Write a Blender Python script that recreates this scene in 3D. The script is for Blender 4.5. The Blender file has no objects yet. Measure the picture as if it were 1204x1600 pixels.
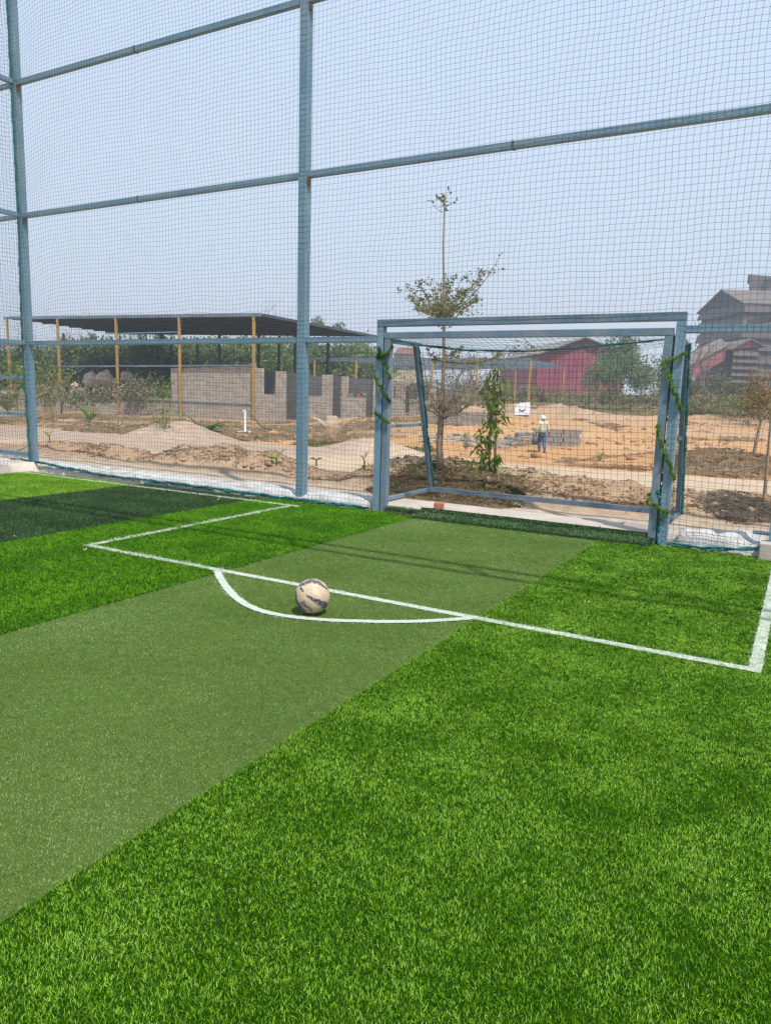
import bpy, bmesh, math, random
import numpy as np
from mathutils import Vector, Matrix

random.seed(7)
RNG = np.random.default_rng(7)
rad = math.radians
S = bpy.context.scene
COL = S.collection

# ------------------------------------------------------------------ camera
F_PX, CXP, CYP, W_PX, H_PX = 1153.0, 602.0, 800.0, 1204, 1600
CAMH = 1.4
def _ray(px, py):
    v = np.array([px - CXP, -(py - CYP), -F_PX]); return v / np.linalg.norm(v)
_X = -_ray(-1460, 553); _Y = _ray(1268, 632); _Y = _Y - _X * _X.dot(_Y); _Y /= np.linalg.norm(_Y)
CR = np.array([_X, _Y, np.cross(_X, _Y)])          # camera -> world
CC = np.array([0, 0, CAMH])
cam_d = bpy.data.cameras.new('camera'); cam = bpy.data.objects.new('camera', cam_d); COL.objects.link(cam)
M = Matrix([list(CR[i]) + [CC[i]] for i in range(3)] + [[0, 0, 0, 1]])
cam.matrix_world = M
cam_d.sensor_fit = 'VERTICAL'; cam_d.sensor_height = 24.0
cam_d.lens = 24.0 * F_PX / H_PX
cam_d.clip_start = 0.05; cam_d.clip_end = 5000
S.camera = cam

# ------------------------------------------------------------------ world, sun, exposure
SUN_EL, SUN_AZ = 60.0, -35.0                        # azimuth measured from +X towards +Y
sv = Vector((math.cos(rad(SUN_AZ)) * math.cos(rad(SUN_EL)), math.sin(rad(SUN_AZ)) * math.cos(rad(SUN_EL)), math.sin(rad(SUN_EL))))
wd = bpy.data.worlds.new('World'); S.world = wd; wd.use_nodes = True
nt = wd.node_tree; nt.nodes.clear()
sky = nt.nodes.new('ShaderNodeTexSky'); sky.sky_type = 'NISHITA'; sky.sun_disc = False
sky.sun_elevation = rad(SUN_EL); sky.sun_rotation = rad(90 - SUN_AZ)
sky.altitude = 0; sky.air_density = 1.1; sky.dust_density = 2.2; sky.ozone_density = 1.6
bg = nt.nodes.new('ShaderNodeBackground'); bg.inputs['Strength'].default_value = 0.12
out = nt.nodes.new('ShaderNodeOutputWorld')
# dusty dry-season air: the clear sky is veiled by an even pale layer, thickest at the horizon
tcw = nt.nodes.new('ShaderNodeTexCoord'); sxw = nt.nodes.new('ShaderNodeSeparateXYZ'); nt.links.new(tcw.outputs['Generated'], sxw.inputs[0])
rw = nt.nodes.new('ShaderNodeValToRGB'); nt.links.new(sxw.outputs[2], rw.inputs[0])
for i_, (p_w, c_w) in enumerate(((0.0, (0.655, 0.72, 0.82)), (0.22, (0.625, 0.73, 0.875)), (0.55, (0.585, 0.735, 0.94)))):
    if i_ > 1: rw.color_ramp.elements.new(0.9)
    e_ = rw.color_ramp.elements[i_]; e_.position = p_w; e_.color = (*c_w, 1)
nzw = nt.nodes.new('ShaderNodeTexNoise'); nzw.inputs['Scale'].default_value = 1.3; nzw.inputs['Detail'].default_value = 3; nt.links.new(tcw.outputs['Generated'], nzw.inputs['Vector'])
jm = nt.nodes.new('ShaderNodeMath'); jm.operation = 'MULTIPLY_ADD'; jm.inputs[1].default_value = 0.16; nt.links.new(nzw.outputs['Fac'], jm.inputs[0]); 
jm2 = nt.nodes.new('ShaderNodeMath'); jm2.operation = 'SUBTRACT'; jm2.inputs[1].default_value = 0.08; nt.links.new(sxw.outputs[2], jm2.inputs[0]); nt.links.new(jm2.outputs[0], jm.inputs[2]); nt.links.new(jm.outputs[0], rw.inputs[0])
vm = nt.nodes.new('ShaderNodeVectorMath'); vm.operation = 'SCALE'; vm.inputs['Scale'].default_value = 1 / 0.12; nt.links.new(rw.outputs[0], vm.inputs[0])
mw = nt.nodes.new('ShaderNodeMix'); mw.data_type = 'RGBA'; mw.inputs[0].default_value = 0.88
nt.links.new(sky.outputs[0], mw.inputs[6]); nt.links.new(vm.outputs[0], mw.inputs[7])
nt.links.new(mw.outputs[2], bg.inputs[0]); nt.links.new(bg.outputs[0], out.inputs[0])
sd = bpy.data.lights.new('sun', 'SUN'); sd.energy = 4.2; sd.angle = rad(0.53); sd.color = (1.0, 0.95, 0.87)
so = bpy.data.objects.new('sun', sd); COL.objects.link(so); so.rotation_euler = sv.to_track_quat('Z', 'Y').to_euler()
so.location = (5, -5, 20)
vs = S.view_settings; vs.view_transform = 'Standard'; vs.look = 'None'; vs.exposure = 0.24; vs.gamma = 1.0; vs.use_curve_mapping = False
S.cycles.max_bounces = 6; S.cycles.diffuse_bounces = 3; S.cycles.transmission_bounces = 3; S.cycles.transparent_max_bounces = 6

# ------------------------------------------------------------------ geometry helpers
def at(px, py, depth):
    """point seen at a pixel of the photograph, a given distance in metres along the view axis"""
    v = np.array([(px - CXP) / F_PX, -(py - CYP) / F_PX, -1.0]) * depth
    return CR @ v + CC
def on_y(px, py, y):
    d = CR @ _ray(px, py); return CC + d * (y / d[1])
def on_x(px, py, x):
    d = CR @ _ray(px, py); return CC + d * (x / d[0])
def on_z(px, py, z=0.0):
    d = CR @ _ray(px, py); return CC + d * ((z - CAMH) / d[2])

def vnoise(x, y, seed=0):
    xi = np.floor(x).astype(np.int64); yi = np.floor(y).astype(np.int64); xf = x - xi; yf = y - yi
    def h(a, b):
        n = (a * 374761393 + b * 668265263 + seed * 2147483647) & 0xffffffff
        n = ((n ^ (n >> 13)) * 1274126177) & 0xffffffff
        return ((n ^ (n >> 16)) & 0xffff) / 65535.0
    u = xf * xf * (3 - 2 * xf); v = yf * yf * (3 - 2 * yf)
    return (h(xi, yi) * (1 - u) + h(xi + 1, yi) * u) * (1 - v) + (h(xi, yi + 1) * (1 - u) + h(xi + 1, yi + 1) * u) * v
def fbm(x, y, sc=1.0, octv=4, seed=0):
    x = np.asarray(x, float) / sc; y = np.asarray(y, float) / sc; s = 0; a = 0.5; t = 0
    for o in range(octv):
        s = s + a * vnoise(x, y, seed + o); t += a; a *= 0.5; x = x * 2.03 + 11.3; y = y * 2.03 + 7.7
    return s / t                                    # 0..1

def sstep(a, b, x):
    t = np.clip((np.asarray(x, float) - a) / (b - a), 0, 1); return t * t * (3 - 2 * t)

MOUNDS = []     # x, y, height, rx, ry
def base_h(x, y):
    h = -0.1 - 0.8 * sstep(9, 31, y)
    h = h + 3.4 * sstep(75, 190, y) + 0.75 * sstep(-32, -22, x) * sstep(36, 42, y) * (1 - sstep(50, 60, y)) * (1 - sstep(-19, -12, x))
    return h
def terrain(x, y):
    x = np.asarray(x, float); y = np.asarray(y, float)
    h = base_h(x, y)
    out_ = sstep(8.9, 9.6, y)
    near = 1 - sstep(60, 140, y)
    # the long ridge of dug soil between the path and the road
    c = 10.75 + 0.25 * np.sin(x * 0.45) + 0.03 * (x + 8) ; wdt = 0.95
    prof = np.clip(1 - ((y - c) / wdt) ** 2, 0, 1)
    patch = sstep(0.30, 0.55, fbm(x, y * 0.3, 2.3, 3, 5))
    h = h + prof * (0.06 + 0.30 * patch * (0.45 + 0.9 * fbm(x, y, 0.35, 3, 9)))
    h = h + 0.05 * (fbm(x, y, 0.5, 4, 3) - 0.5) * out_ * near * (1 - 0.75 * np.clip(1 - np.abs(y - 15.5) / 4, 0, 1))
    rough = sstep(21, 26, y) * (1 - sstep(120, 200, y)) * (1 - 0.85 * (1 - sstep(-32, -26, x)) * sstep(30, 35, y) * (1 - sstep(46, 52, y)))
    h = h - 0.18 * (1 - sstep(-34, -30, x)) * sstep(34, 40, y) * (1 - sstep(46, 60, y))
    h = h + rough * 0.5 * (fbm(x, y, 3.0, 4, 21) - 0.42)
    for mx, my, mh, rx, ry in MOUNDS:
        q = ((x - mx) / rx) ** 2 + ((y - my) / ry) ** 2
        h = h + mh * np.exp(-q * 1.3) * (0.82 + 0.36 * fbm(x, y, 0.8, 3, 31))
    return h
_T = 5.0 * 1.0015 ** np.arange(3600)
def drop(px, py):
    """where the ray through a pixel meets the terrain"""
    d = CR @ _ray(px, py); P = CC[None] + d[None] * _T[:, None]; hit = P[:, 2] <= terrain(P[:, 0], P[:, 1])
    return P[int(np.argmax(hit))] if hit.any() else P[-1]
def gz(x, y): return float(terrain(x, y))

def mesh_np(name, V, Fc, mats=(), smooth=False, fmat=None):
    V = np.asarray(V, np.float32).reshape(-1, 3); Fc = np.asarray(Fc, np.int32); n = Fc.shape[1]
    me = bpy.data.meshes.new(name)
    me.vertices.add(len(V)); me.vertices.foreach_set('co', V.ravel())
    me.loops.add(Fc.size); me.loops.foreach_set('vertex_index', Fc.ravel())
    me.polygons.add(len(Fc)); me.polygons.foreach_set('loop_start', np.arange(0, Fc.size, n, dtype=np.int32))
    me.polygons.foreach_set('loop_total', np.full(len(Fc), n, np.int32))
    if smooth: me.polygons.foreach_set('use_smooth', np.ones(len(Fc), bool))
    if fmat is not None: me.polygons.foreach_set('material_index', np.asarray(fmat, np.int32))
    me.update(calc_edges=True); me.validate()
    for m in mats: me.materials.append(m)
    return me
def link(name, me, parent=None, loc=None, rot=None):
    o = bpy.data.objects.new(name, me); COL.objects.link(o)
    if parent is not None: o.parent = parent
    if loc is not None: o.location = loc
    if rot is not None: o.rotation_euler = rot
    return o
def tag(o, label=None, cat=None, group=None, kind=None):
    if label: o['label'] = label
    if cat: o['category'] = cat
    if group: o['group'] = group
    if kind: o['kind'] = kind
    return o
def thing(name, label, cat, loc=(0, 0, 0), rotz=0.0, group=None):
    o = bpy.data.objects.new(name, None); o.empty_display_size = 0.2; COL.objects.link(o)
    o.location = loc; o.rotation_euler = (0, 0, rotz); return tag(o, label, cat, group)
def copy_tree(o, parent=None):
    c = o.copy(); COL.objects.link(c)
    if parent is not None:
        c.parent = parent; c.matrix_parent_inverse = o.matrix_parent_inverse.copy()
    for ch in list(o.children): copy_tree(ch, c)
    return c

class MB:
    """collects shapes and links them as ONE mesh object"""
    def __init__(s): s.V = []; s.F = []
    def add(s, V, Fs):
        b = len(s.V); s.V += [tuple(map(float, v)) for v in V]; s.F += [tuple(b + i for i in f) for f in Fs]
    def box(s, c, d, R=None):
        x, y, z = [k / 2 for k in d]
        P = [Vector((i * x, j * y, k * z)) for i in (-1, 1) for j in (-1, 1) for k in (-1, 1)]
        if R is not None: P = [R @ p for p in P]
        s.add([p + Vector(c) for p in P], [(0, 1, 3, 2), (4, 6, 7, 5), (0, 4, 5, 1), (2, 3, 7, 6), (0, 2, 6, 4), (1, 5, 7, 3)])
    def beam(s, a, b, w, h=None, up=(0, 0, 1)):
        h = w if h is None else h
        a = Vector(a); b = Vector(b); t = (b - a); L = t.length; t.normalize()
        up = Vector(up)
        if abs(t.dot(up)) > 0.98: up = Vector((0, 1, 0))
        n = t.cross(up).normalized(); u = n.cross(t)
        s.box((a + b) / 2, (L, w, h), Matrix((t, n, u)).transposed())
    def tube(s, pts, r, n=6, caps=True):
        pts = [Vector(p) for p in pts]; m = len(pts)
        rs = list(r) if hasattr(r, '__len__') else [r] * m
        V = []; prev = None
        for i, p in enumerate(pts):
            t = (pts[min(i + 1, m - 1)] - pts[max(i - 1, 0)]).normalized()
            if prev is None:
                a = Vector((0, 0, 1)) if abs(t.z) < 0.9 else Vector((1, 0, 0)); u = t.cross(a).normalized()
            else: u = (prev - t * prev.dot(t)).normalized()
            prev = u; w = t.cross(u)
            for k in range(n):
                a = 2 * math.pi * k / n; V.append(p + (u * math.cos(a) + w * math.sin(a)) * rs[i])
        Fs = [(i * n + k, i * n + (k + 1) % n, (i + 1) * n + (k + 1) % n, (i + 1) * n + k) for i in range(m - 1) for k in range(n)]
        if caps: Fs += [tuple(range(n - 1, -1, -1)), tuple((m - 1) * n + k for k in range(n))]
        s.add(V, Fs)
    def prism(s, poly, d):
        """poly: closed loop of 3-D points, extruded by vector d"""
        n = len(poly); P = [Vector(p) for p in poly]; D = Vector(d)
        s.add(P + [p + D for p in P], [tuple(range(n - 1, -1, -1)), tuple(range(n, 2 * n))] + [(i, (i + 1) % n, n + (i + 1) % n, n + i) for i in range(n)])
    def mesh(s, name, m, smooth=False, bevel=0.0):
        me = bpy.data.meshes.new(name); me.from_pydata(s.V, [], s.F)
        bm = bmesh.new(); bm.from_mesh(me)
        bmesh.ops.recalc_face_normals(bm, faces=bm.faces)
        if bevel: bmesh.ops.bevel(bm, geom=list(bm.edges), offset=bevel, segments=2, affect='EDGES', profile=0.6)
        bm.to_mesh(me); bm.free()
        if smooth: me.polygons.foreach_set('use_smooth', [True] * len(me.polygons))
        me.materials.append(m); return me
    def build(s, name, m, parent=None, smooth=False, bevel=0.0):
        return link(name, s.mesh(name, m, smooth, bevel), parent)

# ------------------------------------------------------------------ materials
def N(t, typ, **kw):
    n = t.nodes.new(typ)
    for k, v in kw.items(): setattr(n, k, v)
    return n
def new_mat(name):
    m = bpy.data.materials.new(name); m.use_nodes = True
    t = m.node_tree; b = t.nodes['Principled BSDF']; return m, t, b
def ramp(t, src, stops):
    r = N(t, 'ShaderNodeValToRGB'); e = r.color_ramp.elements
    while len(e) < len(stops): e.new(0.5)
    for i, (p, c) in enumerate(stops):
        e[i].position = p; e[i].color = (*c, 1) if len(c) == 3 else c
    t.links.new(src, r.inputs[0]); return r.outputs[0]
def noise(t, scale, detail=4, rough=0.6, vec=None, dist=0.0):
    n = N(t, 'ShaderNodeTexNoise'); n.inputs['Scale'].default_value = scale; n.inputs['Detail'].default_value = detail
    n.inputs['Roughness'].default_value = rough; n.inputs['Distortion'].default_value = dist
    if vec is not None: t.links.new(vec, n.inputs['Vector'])
    return n.outputs['Fac']
def pos(t, scale=None):
    g = N(t, 'ShaderNodeNewGeometry'); o = g.outputs['Position']
    if scale is not None:
        mp = N(t, 'ShaderNodeMapping'); mp.inputs['Scale'].default_value = scale; t.links.new(o, mp.inputs[0]); o = mp.outputs[0]
    return o
def math_(t, op, a, b=None, clamp=False):
    n = N(t, 'ShaderNodeMath', operation=op, use_clamp=clamp)
    for i, v in enumerate((a, b)):
        if v is None: continue
        if isinstance(v, (int, float)): n.inputs[i].default_value = v
        else: t.links.new(v, n.inputs[i])
    return n.outputs[0]
def mixc(t, fac, a, b, mode='MIX'):
    n = N(t, 'ShaderNodeMix', data_type='RGBA', blend_type=mode)
    for s_, v in ((0, fac), (6, a), (7, b)):
        if isinstance(v, (int, float)): n.inputs[s_].default_value = v
        elif isinstance(v, tuple): n.inputs[s_].default_value = (*v, 1)
        else: t.links.new(v, n.inputs[s_])
    return n.outputs[2]
def bump(t, b, src, strength=0.3, dist=0.02):
    n = N(t, 'ShaderNodeBump'); n.inputs['Strength'].default_value = strength; n.inputs['Distance'].default_value = dist
    t.links.new(src, n.inputs['Height']); t.links.new(n.outputs[0], b.inputs['Normal'])
def simple(name, c1, c2=None, scale=8.0, rough=0.7, bmp=0.0, metal=0.0, detail=5, lo=0.35, hi=0.65, vscale=None, fine=None):
    m, t, b = new_mat(name)
    c2 = c2 or tuple(k * 0.75 for k in c1)
    v = pos(t, vscale)
    f = noise(t, scale, detail, 0.65, v)
    c = ramp(t, f, [(lo, c1), (hi, c2)])
    if fine:
        f2 = noise(t, fine, 2, 0.5, v); c = mixc(t, 0.35, c, ramp(t, f2, [(0.35, (0.55, 0.55, 0.55)), (0.65, (1.35, 1.35, 1.35))]), 'MULTIPLY')
    t.links.new(c, b.inputs['Base Color']); b.inputs['Roughness'].default_value = rough; b.inputs['Metallic'].default_value = metal
    if bmp: bump(t, b, noise(t, scale * 4, 4, 0.6, v), bmp, 0.02)
    return m
def leafy(name, cols, trans=0.35, rough=0.55, patch=None, spec=0.2, tint=(1.25, 1.25, 0.7)):
    """blade or leaf: colours vary per instance and with the position in the world"""
    m, t, b = new_mat(name)
    oi = N(t, 'ShaderNodeObjectInfo'); p = pos(t)
    f = noise(t, patch[0] if patch else 0.8, 3, 0.55, p)
    n2 = noise(t, patch[1] if patch else 9.0, 2, 0.5, p)
    s = math_(t, 'ADD', math_(t, 'MULTIPLY', f, 0.55), math_(t, 'ADD', math_(t, 'MULTIPLY', oi.outputs['Random'], 0.16), math_(t, 'MULTIPLY', n2, 0.25)))
    ta = N(t, 'ShaderNodeAttribute', attribute_name='tone'); s = math_(t, 'ADD', s, math_(t, 'MULTIPLY', ta.outputs['Fac'], 0.42))
    k = len(cols); c = ramp(t, s, [(0.34 + 0.32 * i / max(1, k - 1), cc) for i, cc in enumerate(cols)])
    t.links.new(c, b.inputs['Base Color']); b.inputs['Roughness'].default_value = rough
    b.inputs['Specular IOR Level'].default_value = spec
    tr = N(t, 'ShaderNodeBsdfTranslucent'); t.links.new(mixc(t, 1.0, c, tint, 'MULTIPLY'), tr.inputs[0])
    mx = N(t, 'ShaderNodeMixShader'); mx.inputs[0].default_value = trans
    o = t.nodes['Material Output']; t.links.new(b.outputs[0], mx.inputs[1]); t.links.new(tr.outputs[0], mx.inputs[2]); t.links.new(mx.outputs[0], o.inputs[0])
    return m

M_PAINT = simple('blue_paint', (0.125, 0.245, 0.335), (0.19, 0.295, 0.37), 2.2, 0.5, 0.0, fine=40, lo=0.3, hi=0.7)
M_PAINT_D = simple('dull_blue_paint', (0.095, 0.16, 0.225), (0.15, 0.215, 0.27), 4.0, 0.5, fine=50)
M_RUST = simple('rust', (0.22, 0.10, 0.05), (0.10, 0.05, 0.035), 30, 0.85)
M_NET = simple('net_thread', (0.012, 0.05, 0.045), (0.02, 0.075, 0.06), 5, 0.75)
M_TEAL = simple('teal_rope', (0.008, 0.16, 0.15), (0.012, 0.09, 0.10), 40, 0.7)
M_TEALNET = simple('teal_net_thread', (0.01, 0.16, 0.13), (0.012, 0.11, 0.10), 20, 0.7)
M_CONC = simple('kerb_concrete', (0.50, 0.43, 0.36), (0.38, 0.33, 0.28), 2.5, 0.9, 0.25, fine=70)
M_LIME = simple('limewash', (0.58, 0.56, 0.54), (0.36, 0.32, 0.285), 7, 0.9, 0.4, lo=0.45, hi=0.75)
M_YEL = simple('yellow_paint', (0.52, 0.29, 0.06), (0.33, 0.22, 0.10), 1.2, 0.55, vscale=(1, 1, 1), fine=8)
M_DARKPOST = simple('dark_primer', (0.035, 0.035, 0.04), (0.06, 0.055, 0.055), 3, 0.7)
M_ROOF = simple('dark_roof_sheet', (0.05, 0.06, 0.085), (0.08, 0.085, 0.10), 0.5, 0.6)
M_FASCIA = simple('grey_fascia', (0.20, 0.25, 0.30), (0.12, 0.15, 0.19), 0.6, 0.5)
M_BARK = simple('bark', (0.22, 0.15, 0.09), (0.32, 0.23, 0.14), 18, 0.9, 0.4)
M_BARKP = simple('pale_bark', (0.34, 0.25, 0.17), (0.20, 0.14, 0.10), 10, 0.9)
M_BRICK = simple('red_brick', (0.50, 0.19, 0.11), (0.38, 0.13, 0.08), 40, 0.9, 0.5)
M_WHITE = simple('white_sheet', (0.78, 0.79, 0.82), (0.70, 0.71, 0.74), 3, 0.5)

for _m in (M_PAINT, M_PAINT_D):
    _t = _m.node_tree; _b = _t.nodes['Principled BSDF']; _src = _b.inputs['Base Color'].links[0].from_socket
    _c = mixc(_t, ramp(_t, noise(_t, 9, 7, 0.75, pos(_t)), [(0.62, (0, 0, 0)), (0.70, (0.65, 0.65, 0.65))]), _src, (0.17, 0.11, 0.08))
    _c = mixc(_t, ramp(_t, noise(_t, 1.1, 4, 0.6, pos(_t, (3, 3, 0.5))), [(0.45, (0, 0, 0)), (0.75, (0.4, 0.4, 0.4))]), _c, (0.33, 0.31, 0.28)); _t.links.new(_c, _b.inputs['Base Color'])
# concrete blocks: joints by a brick pattern running along x + y and up z
def block_mat(name, c1, c2, mortar, bw=0.42, bh=0.205):
    m, t, b = new_mat(name)
    g = N(t, 'ShaderNodeSeparateXYZ'); t.links.new(pos(t), g.inputs[0])
    cb = N(t, 'ShaderNodeCombineXYZ'); t.links.new(math_(t, 'ADD', g.outputs[0], g.outputs[1]), cb.inputs[0]); t.links.new(g.outputs[2], cb.inputs[1])
    br = N(t, 'ShaderNodeTexBrick'); t.links.new(cb.outputs[0], br.inputs['Vector'])
    br.inputs['Scale'].default_value = 1.0; br.inputs['Brick Width'].default_value = bw; br.inputs['Row Height'].default_value = bh
    br.inputs['Mortar Size'].default_value = 0.018; br.inputs['Mortar Smooth'].default_value = 0.3; br.inputs['Bias'].default_value = 0.0
    br.inputs['Color1'].default_value = (*c1, 1); br.inputs['Color2'].default_value = (*c2, 1); br.inputs['Mortar'].default_value = (*mortar, 1)
    f = noise(t, 1.2, 4, 0.6, pos(t)); c = mixc(t, 0.6, br.outputs[0], ramp(t, f, [(0.3, (0.72, 0.70, 0.68)), (0.7, (1.15, 1.1, 1.05))]), 'MULTIPLY')
    t.links.new(c, b.inputs['Base Color']); b.inputs['Roughness'].default_value = 0.95
    bump(t, b, math_(t, 'SUBTRACT', 1.0, br.outputs['Fac']), 0.6, 0.02); return m
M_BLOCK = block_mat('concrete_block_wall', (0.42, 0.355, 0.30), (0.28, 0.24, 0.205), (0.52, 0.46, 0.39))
M_BLOCK_SHADE = block_mat('shaded_block_wall', (0.15, 0.14, 0.135), (0.11, 0.105, 0.10), (0.18, 0.17, 0.16))  # same blocks, darkened: shade inside the rooms is put into the colour
M_BLK = simple('grey_block', (0.30, 0.27, 0.24), (0.20, 0.18, 0.165), 6, 0.95, 0.3)

# ------------------------------------------------------------------ ground
def gp(px, py): p = drop(px, py); return p[0], p[1]
p_ = np.array([-16.7, 16.6]); MOUNDS.append((p_[0], p_[1], 0.66, 1.25, 2.0))          # grey sand heap
MOUNDS.append((-14.0, 15.0, 0.08, 2.6, 1.6)); MOUNDS.append((-11.6, 19.5, 0.45, 1.6, 1.4))  # orange heap
MOUNDS.append((-4.9, 11.2, 0.16, 1.6, 1.0)); MOUNDS.append((-0.6, 11.7, 0.22, 1.1, 0.9))
MOUNDS.append((-3.2, 25.0, 0.35, 2.4, 2.2)); MOUNDS.append((-1.5, 24.2, 0.45, 1.8, 1.8)); MOUNDS.append((-6.2, 27.0, 0.2, 2.5, 2.0))
for px, dep, mh, r in ((745, 62, 0.9, 4), (860, 78, 1.1, 5), (800, 88, 1.3, 7), (905, 46, 0.75, 2.6), (880, 50, 0.6, 3), (700, 60, 0.7, 4), (960, 75, 0.7, 7), (1040, 62, 0.5, 6), (1120, 80, 0.9, 9), (640, 85, 1.2, 7), (920, 110, 1.0, 12)):
    q = at(px, 630, dep); MOUNDS.append((q[0], q[1], mh, r, r * 0.8))
def spaced(a, b, n, g):
    t = np.linspace(0, 1, n); return a + (b - a) * (np.exp(g * t) - 1) / (math.exp(g) - 1)
ys = np.concatenate([np.linspace(-40, 7.4, 8), spaced(8.0, 62, 420, 2.6)[0:], spaced(62.6, 1600, 90, 3.5)])
xs = np.concatenate([-spaced(60.5, 2200, 50, 3.5)[::-1], -spaced(0, 60, 520, 1.8)[::-1], spaced(0.1, 16, 90, 1.0), spaced(17, 1500, 40, 3.5)])
GX, GY = np.meshgrid(xs, ys); GZ = terrain(GX, GY)
GZ = np.where(GY < 8.0, -0.12, GZ)
Vg = np.stack([GX, GY, GZ], -1).reshape(-1, 3); ny, nx = GX.shape
ii = (np.arange(ny - 1)[:, None] * nx + np.arange(nx - 1)[None, :]).ravel()
me = mesh_np('ground', Vg, np.stack([ii, ii + 1, ii + nx + 1, ii + nx], 1), smooth=True)
# soil kinds as colours of the soil itself
X_, Y_ = GX.ravel(), GY.ravel()
nz = fbm(X_, Y_, 1.5, 4, 41); nz2 = fbm(X_, Y_, 6.0, 4, 43); nz3 = fbm(X_, Y_, 0.3, 3, 47)
pale = np.array((0.52, 0.40, 0.29)); cream = np.array((0.53, 0.42, 0.315)); sandg = np.array((0.38, 0.285, 0.225)); orange = np.array((0.46, 0.265, 0.125))
brown = np.array((0.33, 0.225, 0.145)); scrub = np.array((0.33, 0.245, 0.15)); olive = np.array((0.17, 0.16, 0.08))
def mixv(a, b, w): return a * (1 - w[:, None]) + b * w[:, None]
colr = np.tile(cream, (len(X_), 1))
cen = 10.75 + 0.25 * np.sin(X_ * 0.45) + 0.03 * (X_ + 8)
rdg = np.clip(1.25 - np.abs((Y_ - cen) / 1.0), 0, 1) * 1.6
colr = mixv(colr, pale, sstep(11.2, 12.2, Y_))
colr = mixv(colr, brown * 1.15, np.clip(rdg * sstep(0.25, 0.5, nz + 0.15), 0, 1))
colr = mixv(colr, sandg, sstep(-9.5, -12.5, X_) * 0 + (1 - sstep(-12.0, -10.0, X_)) * sstep(12.2, 13.2, Y_) * (1 - sstep(24, 28, Y_)) * 0.8)
edge = 19.5 + 2.5 * (nz2 - 0.5) * 2 + sstep(-6, 0, X_) * 1.5
wo = sstep(0, 1.5, Y_ - edge)
colr = mixv(colr, mixv(np.tile(orange, (len(X_), 1)), pale * np.array((1, .82, .62)), np.clip((nz2 - 0.35) * 2.2, 0, 0.7)), wo)
sc1 = wo * sstep(-9, -4, X_) * (1 - sstep(30, 36, Y_)) * sstep(0.50, 0.65, nz2 + 0.05)
colr = mixv(colr, scrub, np.clip(sc1, 0, 0.9))
sc2 = (1 - sstep(-22, -17, X_)) * sstep(19, 22, Y_) * sstep(0.25, 0.42, nz)
colr = mixv(colr, scrub * 0.9, np.clip(sc2, 0, 0.85))
sc3 = sstep(34, 60, Y_) * sstep(0.47, 0.6, nz2)
colr = mixv(colr, brown * 1.3, np.clip(sc3 * 0.75, 0, 1))
colr = mixv(colr, np.tile(olive, (len(X_), 1)), sstep(95, 120, Y_))
colr = colr * (0.86 + 0.28 * nz3[:, None])
mg_ = np.exp(-((X_ + 5.0) / 1.7) ** 4 - ((Y_ - 11.5) / 1.2) ** 4); colr = mixv(colr, np.array((0.37, 0.32, 0.19)), np.clip(mg_ * 0.9, 0, 0.85))
for mx, my, mh, rx, ry in MOUNDS[8:]:
    q_ = np.exp(-(((X_ - mx) / rx) ** 2 + ((Y_ - my) / ry) ** 2)) * sstep(0.3, 0.6, nz); colr = mixv(colr, brown * 1.25, np.clip(q_ * 0.7, 0, 0.6))
ca = me.color_attributes.new('soil', 'FLOAT_COLOR', 'POINT')
ca.data.foreach_set('color', np.concatenate([colr, np.ones((len(X_), 1))], 1).astype(np.float32).ravel())
m, t, b = new_mat('bare_soil')
at_n = N(t, 'ShaderNodeAttribute', attribute_name='soil'); pp = pos(t)
f1 = noise(t, 7, 6, 0.7, pp); f2 = noise(t, 45, 3, 0.6, pp)
c = mixc(t, 1.0, at_n.outputs['Color'], ramp(t, f1, [(0.3, (0.74, 0.72, 0.70)), (0.7, (1.18, 1.16, 1.14))]), 'MULTIPLY')
c = mixc(t, 1.0, c, ramp(t, f2, [(0.3, (0.84, 0.84, 0.84)), (0.7, (1.12, 1.12, 1.12))]), 'MULTIPLY')
t.links.new(c, b.inputs['Base Color']); b.inputs['Roughness'].default_value = 0.97; b.inputs['Specular IOR Level'].default_value = 0.1
bump(t, b, math_(t, 'ADD', f1, math_(t, 'MULTIPLY', f2, 0.5)), 0.7, 0.05)
me.materials.append(m)
tag(link('ground', me), kind='structure')

# ------------------------------------------------------------------ pitch
X0, X1, X2, X3, XL = -1.70, -3.79, -6.02, -8.17, -10.55
GLY = 7.16                                           # goal line
def sheet(name, x0, x1, y0, y1, z, m):
    me = mesh_np(name, [(x0, y0, z), (x1, y0, z), (x1, y1, z), (x0, y1, z)], [(0, 1, 2, 3)], [m])
    return tag(link(name, me), kind='structure')
def turf_base(name, c1, c2, sc=120):
    m, t, b = new_mat(name); p = pos(t)
    f = noise(t, sc, 2, 0.7, p); g = noise(t, 1.6, 3, 0.5, p)
    c = ramp(t, f, [(0.38, c1), (0.62, c2)]); c = mixc(t, 0.5, c, ramp(t, g, [(0.3, (0.85, 0.85, 0.85)), (0.7, (1.15, 1.15, 1.15))]), 'MULTIPLY')
    t.links.new(c, b.inputs['Base Color']); b.inputs['Roughness'].default_value = 0.95; b.inputs['Specular IOR Level'].default_value = 0.0; bump(t, b, f, 0.8, 0.004); return m
MB_G = turf_base('bright_turf_mat', (0.008, 0.028, 0.002), (0.014, 0.045, 0.003))
MB_O = turf_base('olive_turf_mat', (0.055, 0.092, 0.020), (0.105, 0.16, 0.036), 260)
MB_D = turf_base('dark_turf_mat', (0.008, 0.022, 0.008), (0.014, 0.035, 0.012))
sheet('bright_turf_stripe', X0, 9, -6, 7.5, 0.0, MB_G)
sheet('olive_turf_stripe', X1, X0, -6, 7.32, 0.0, MB_O)
sheet('bright_turf_stripe', X2, X1, -6, 7.5, 0.0, MB_G)
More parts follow.
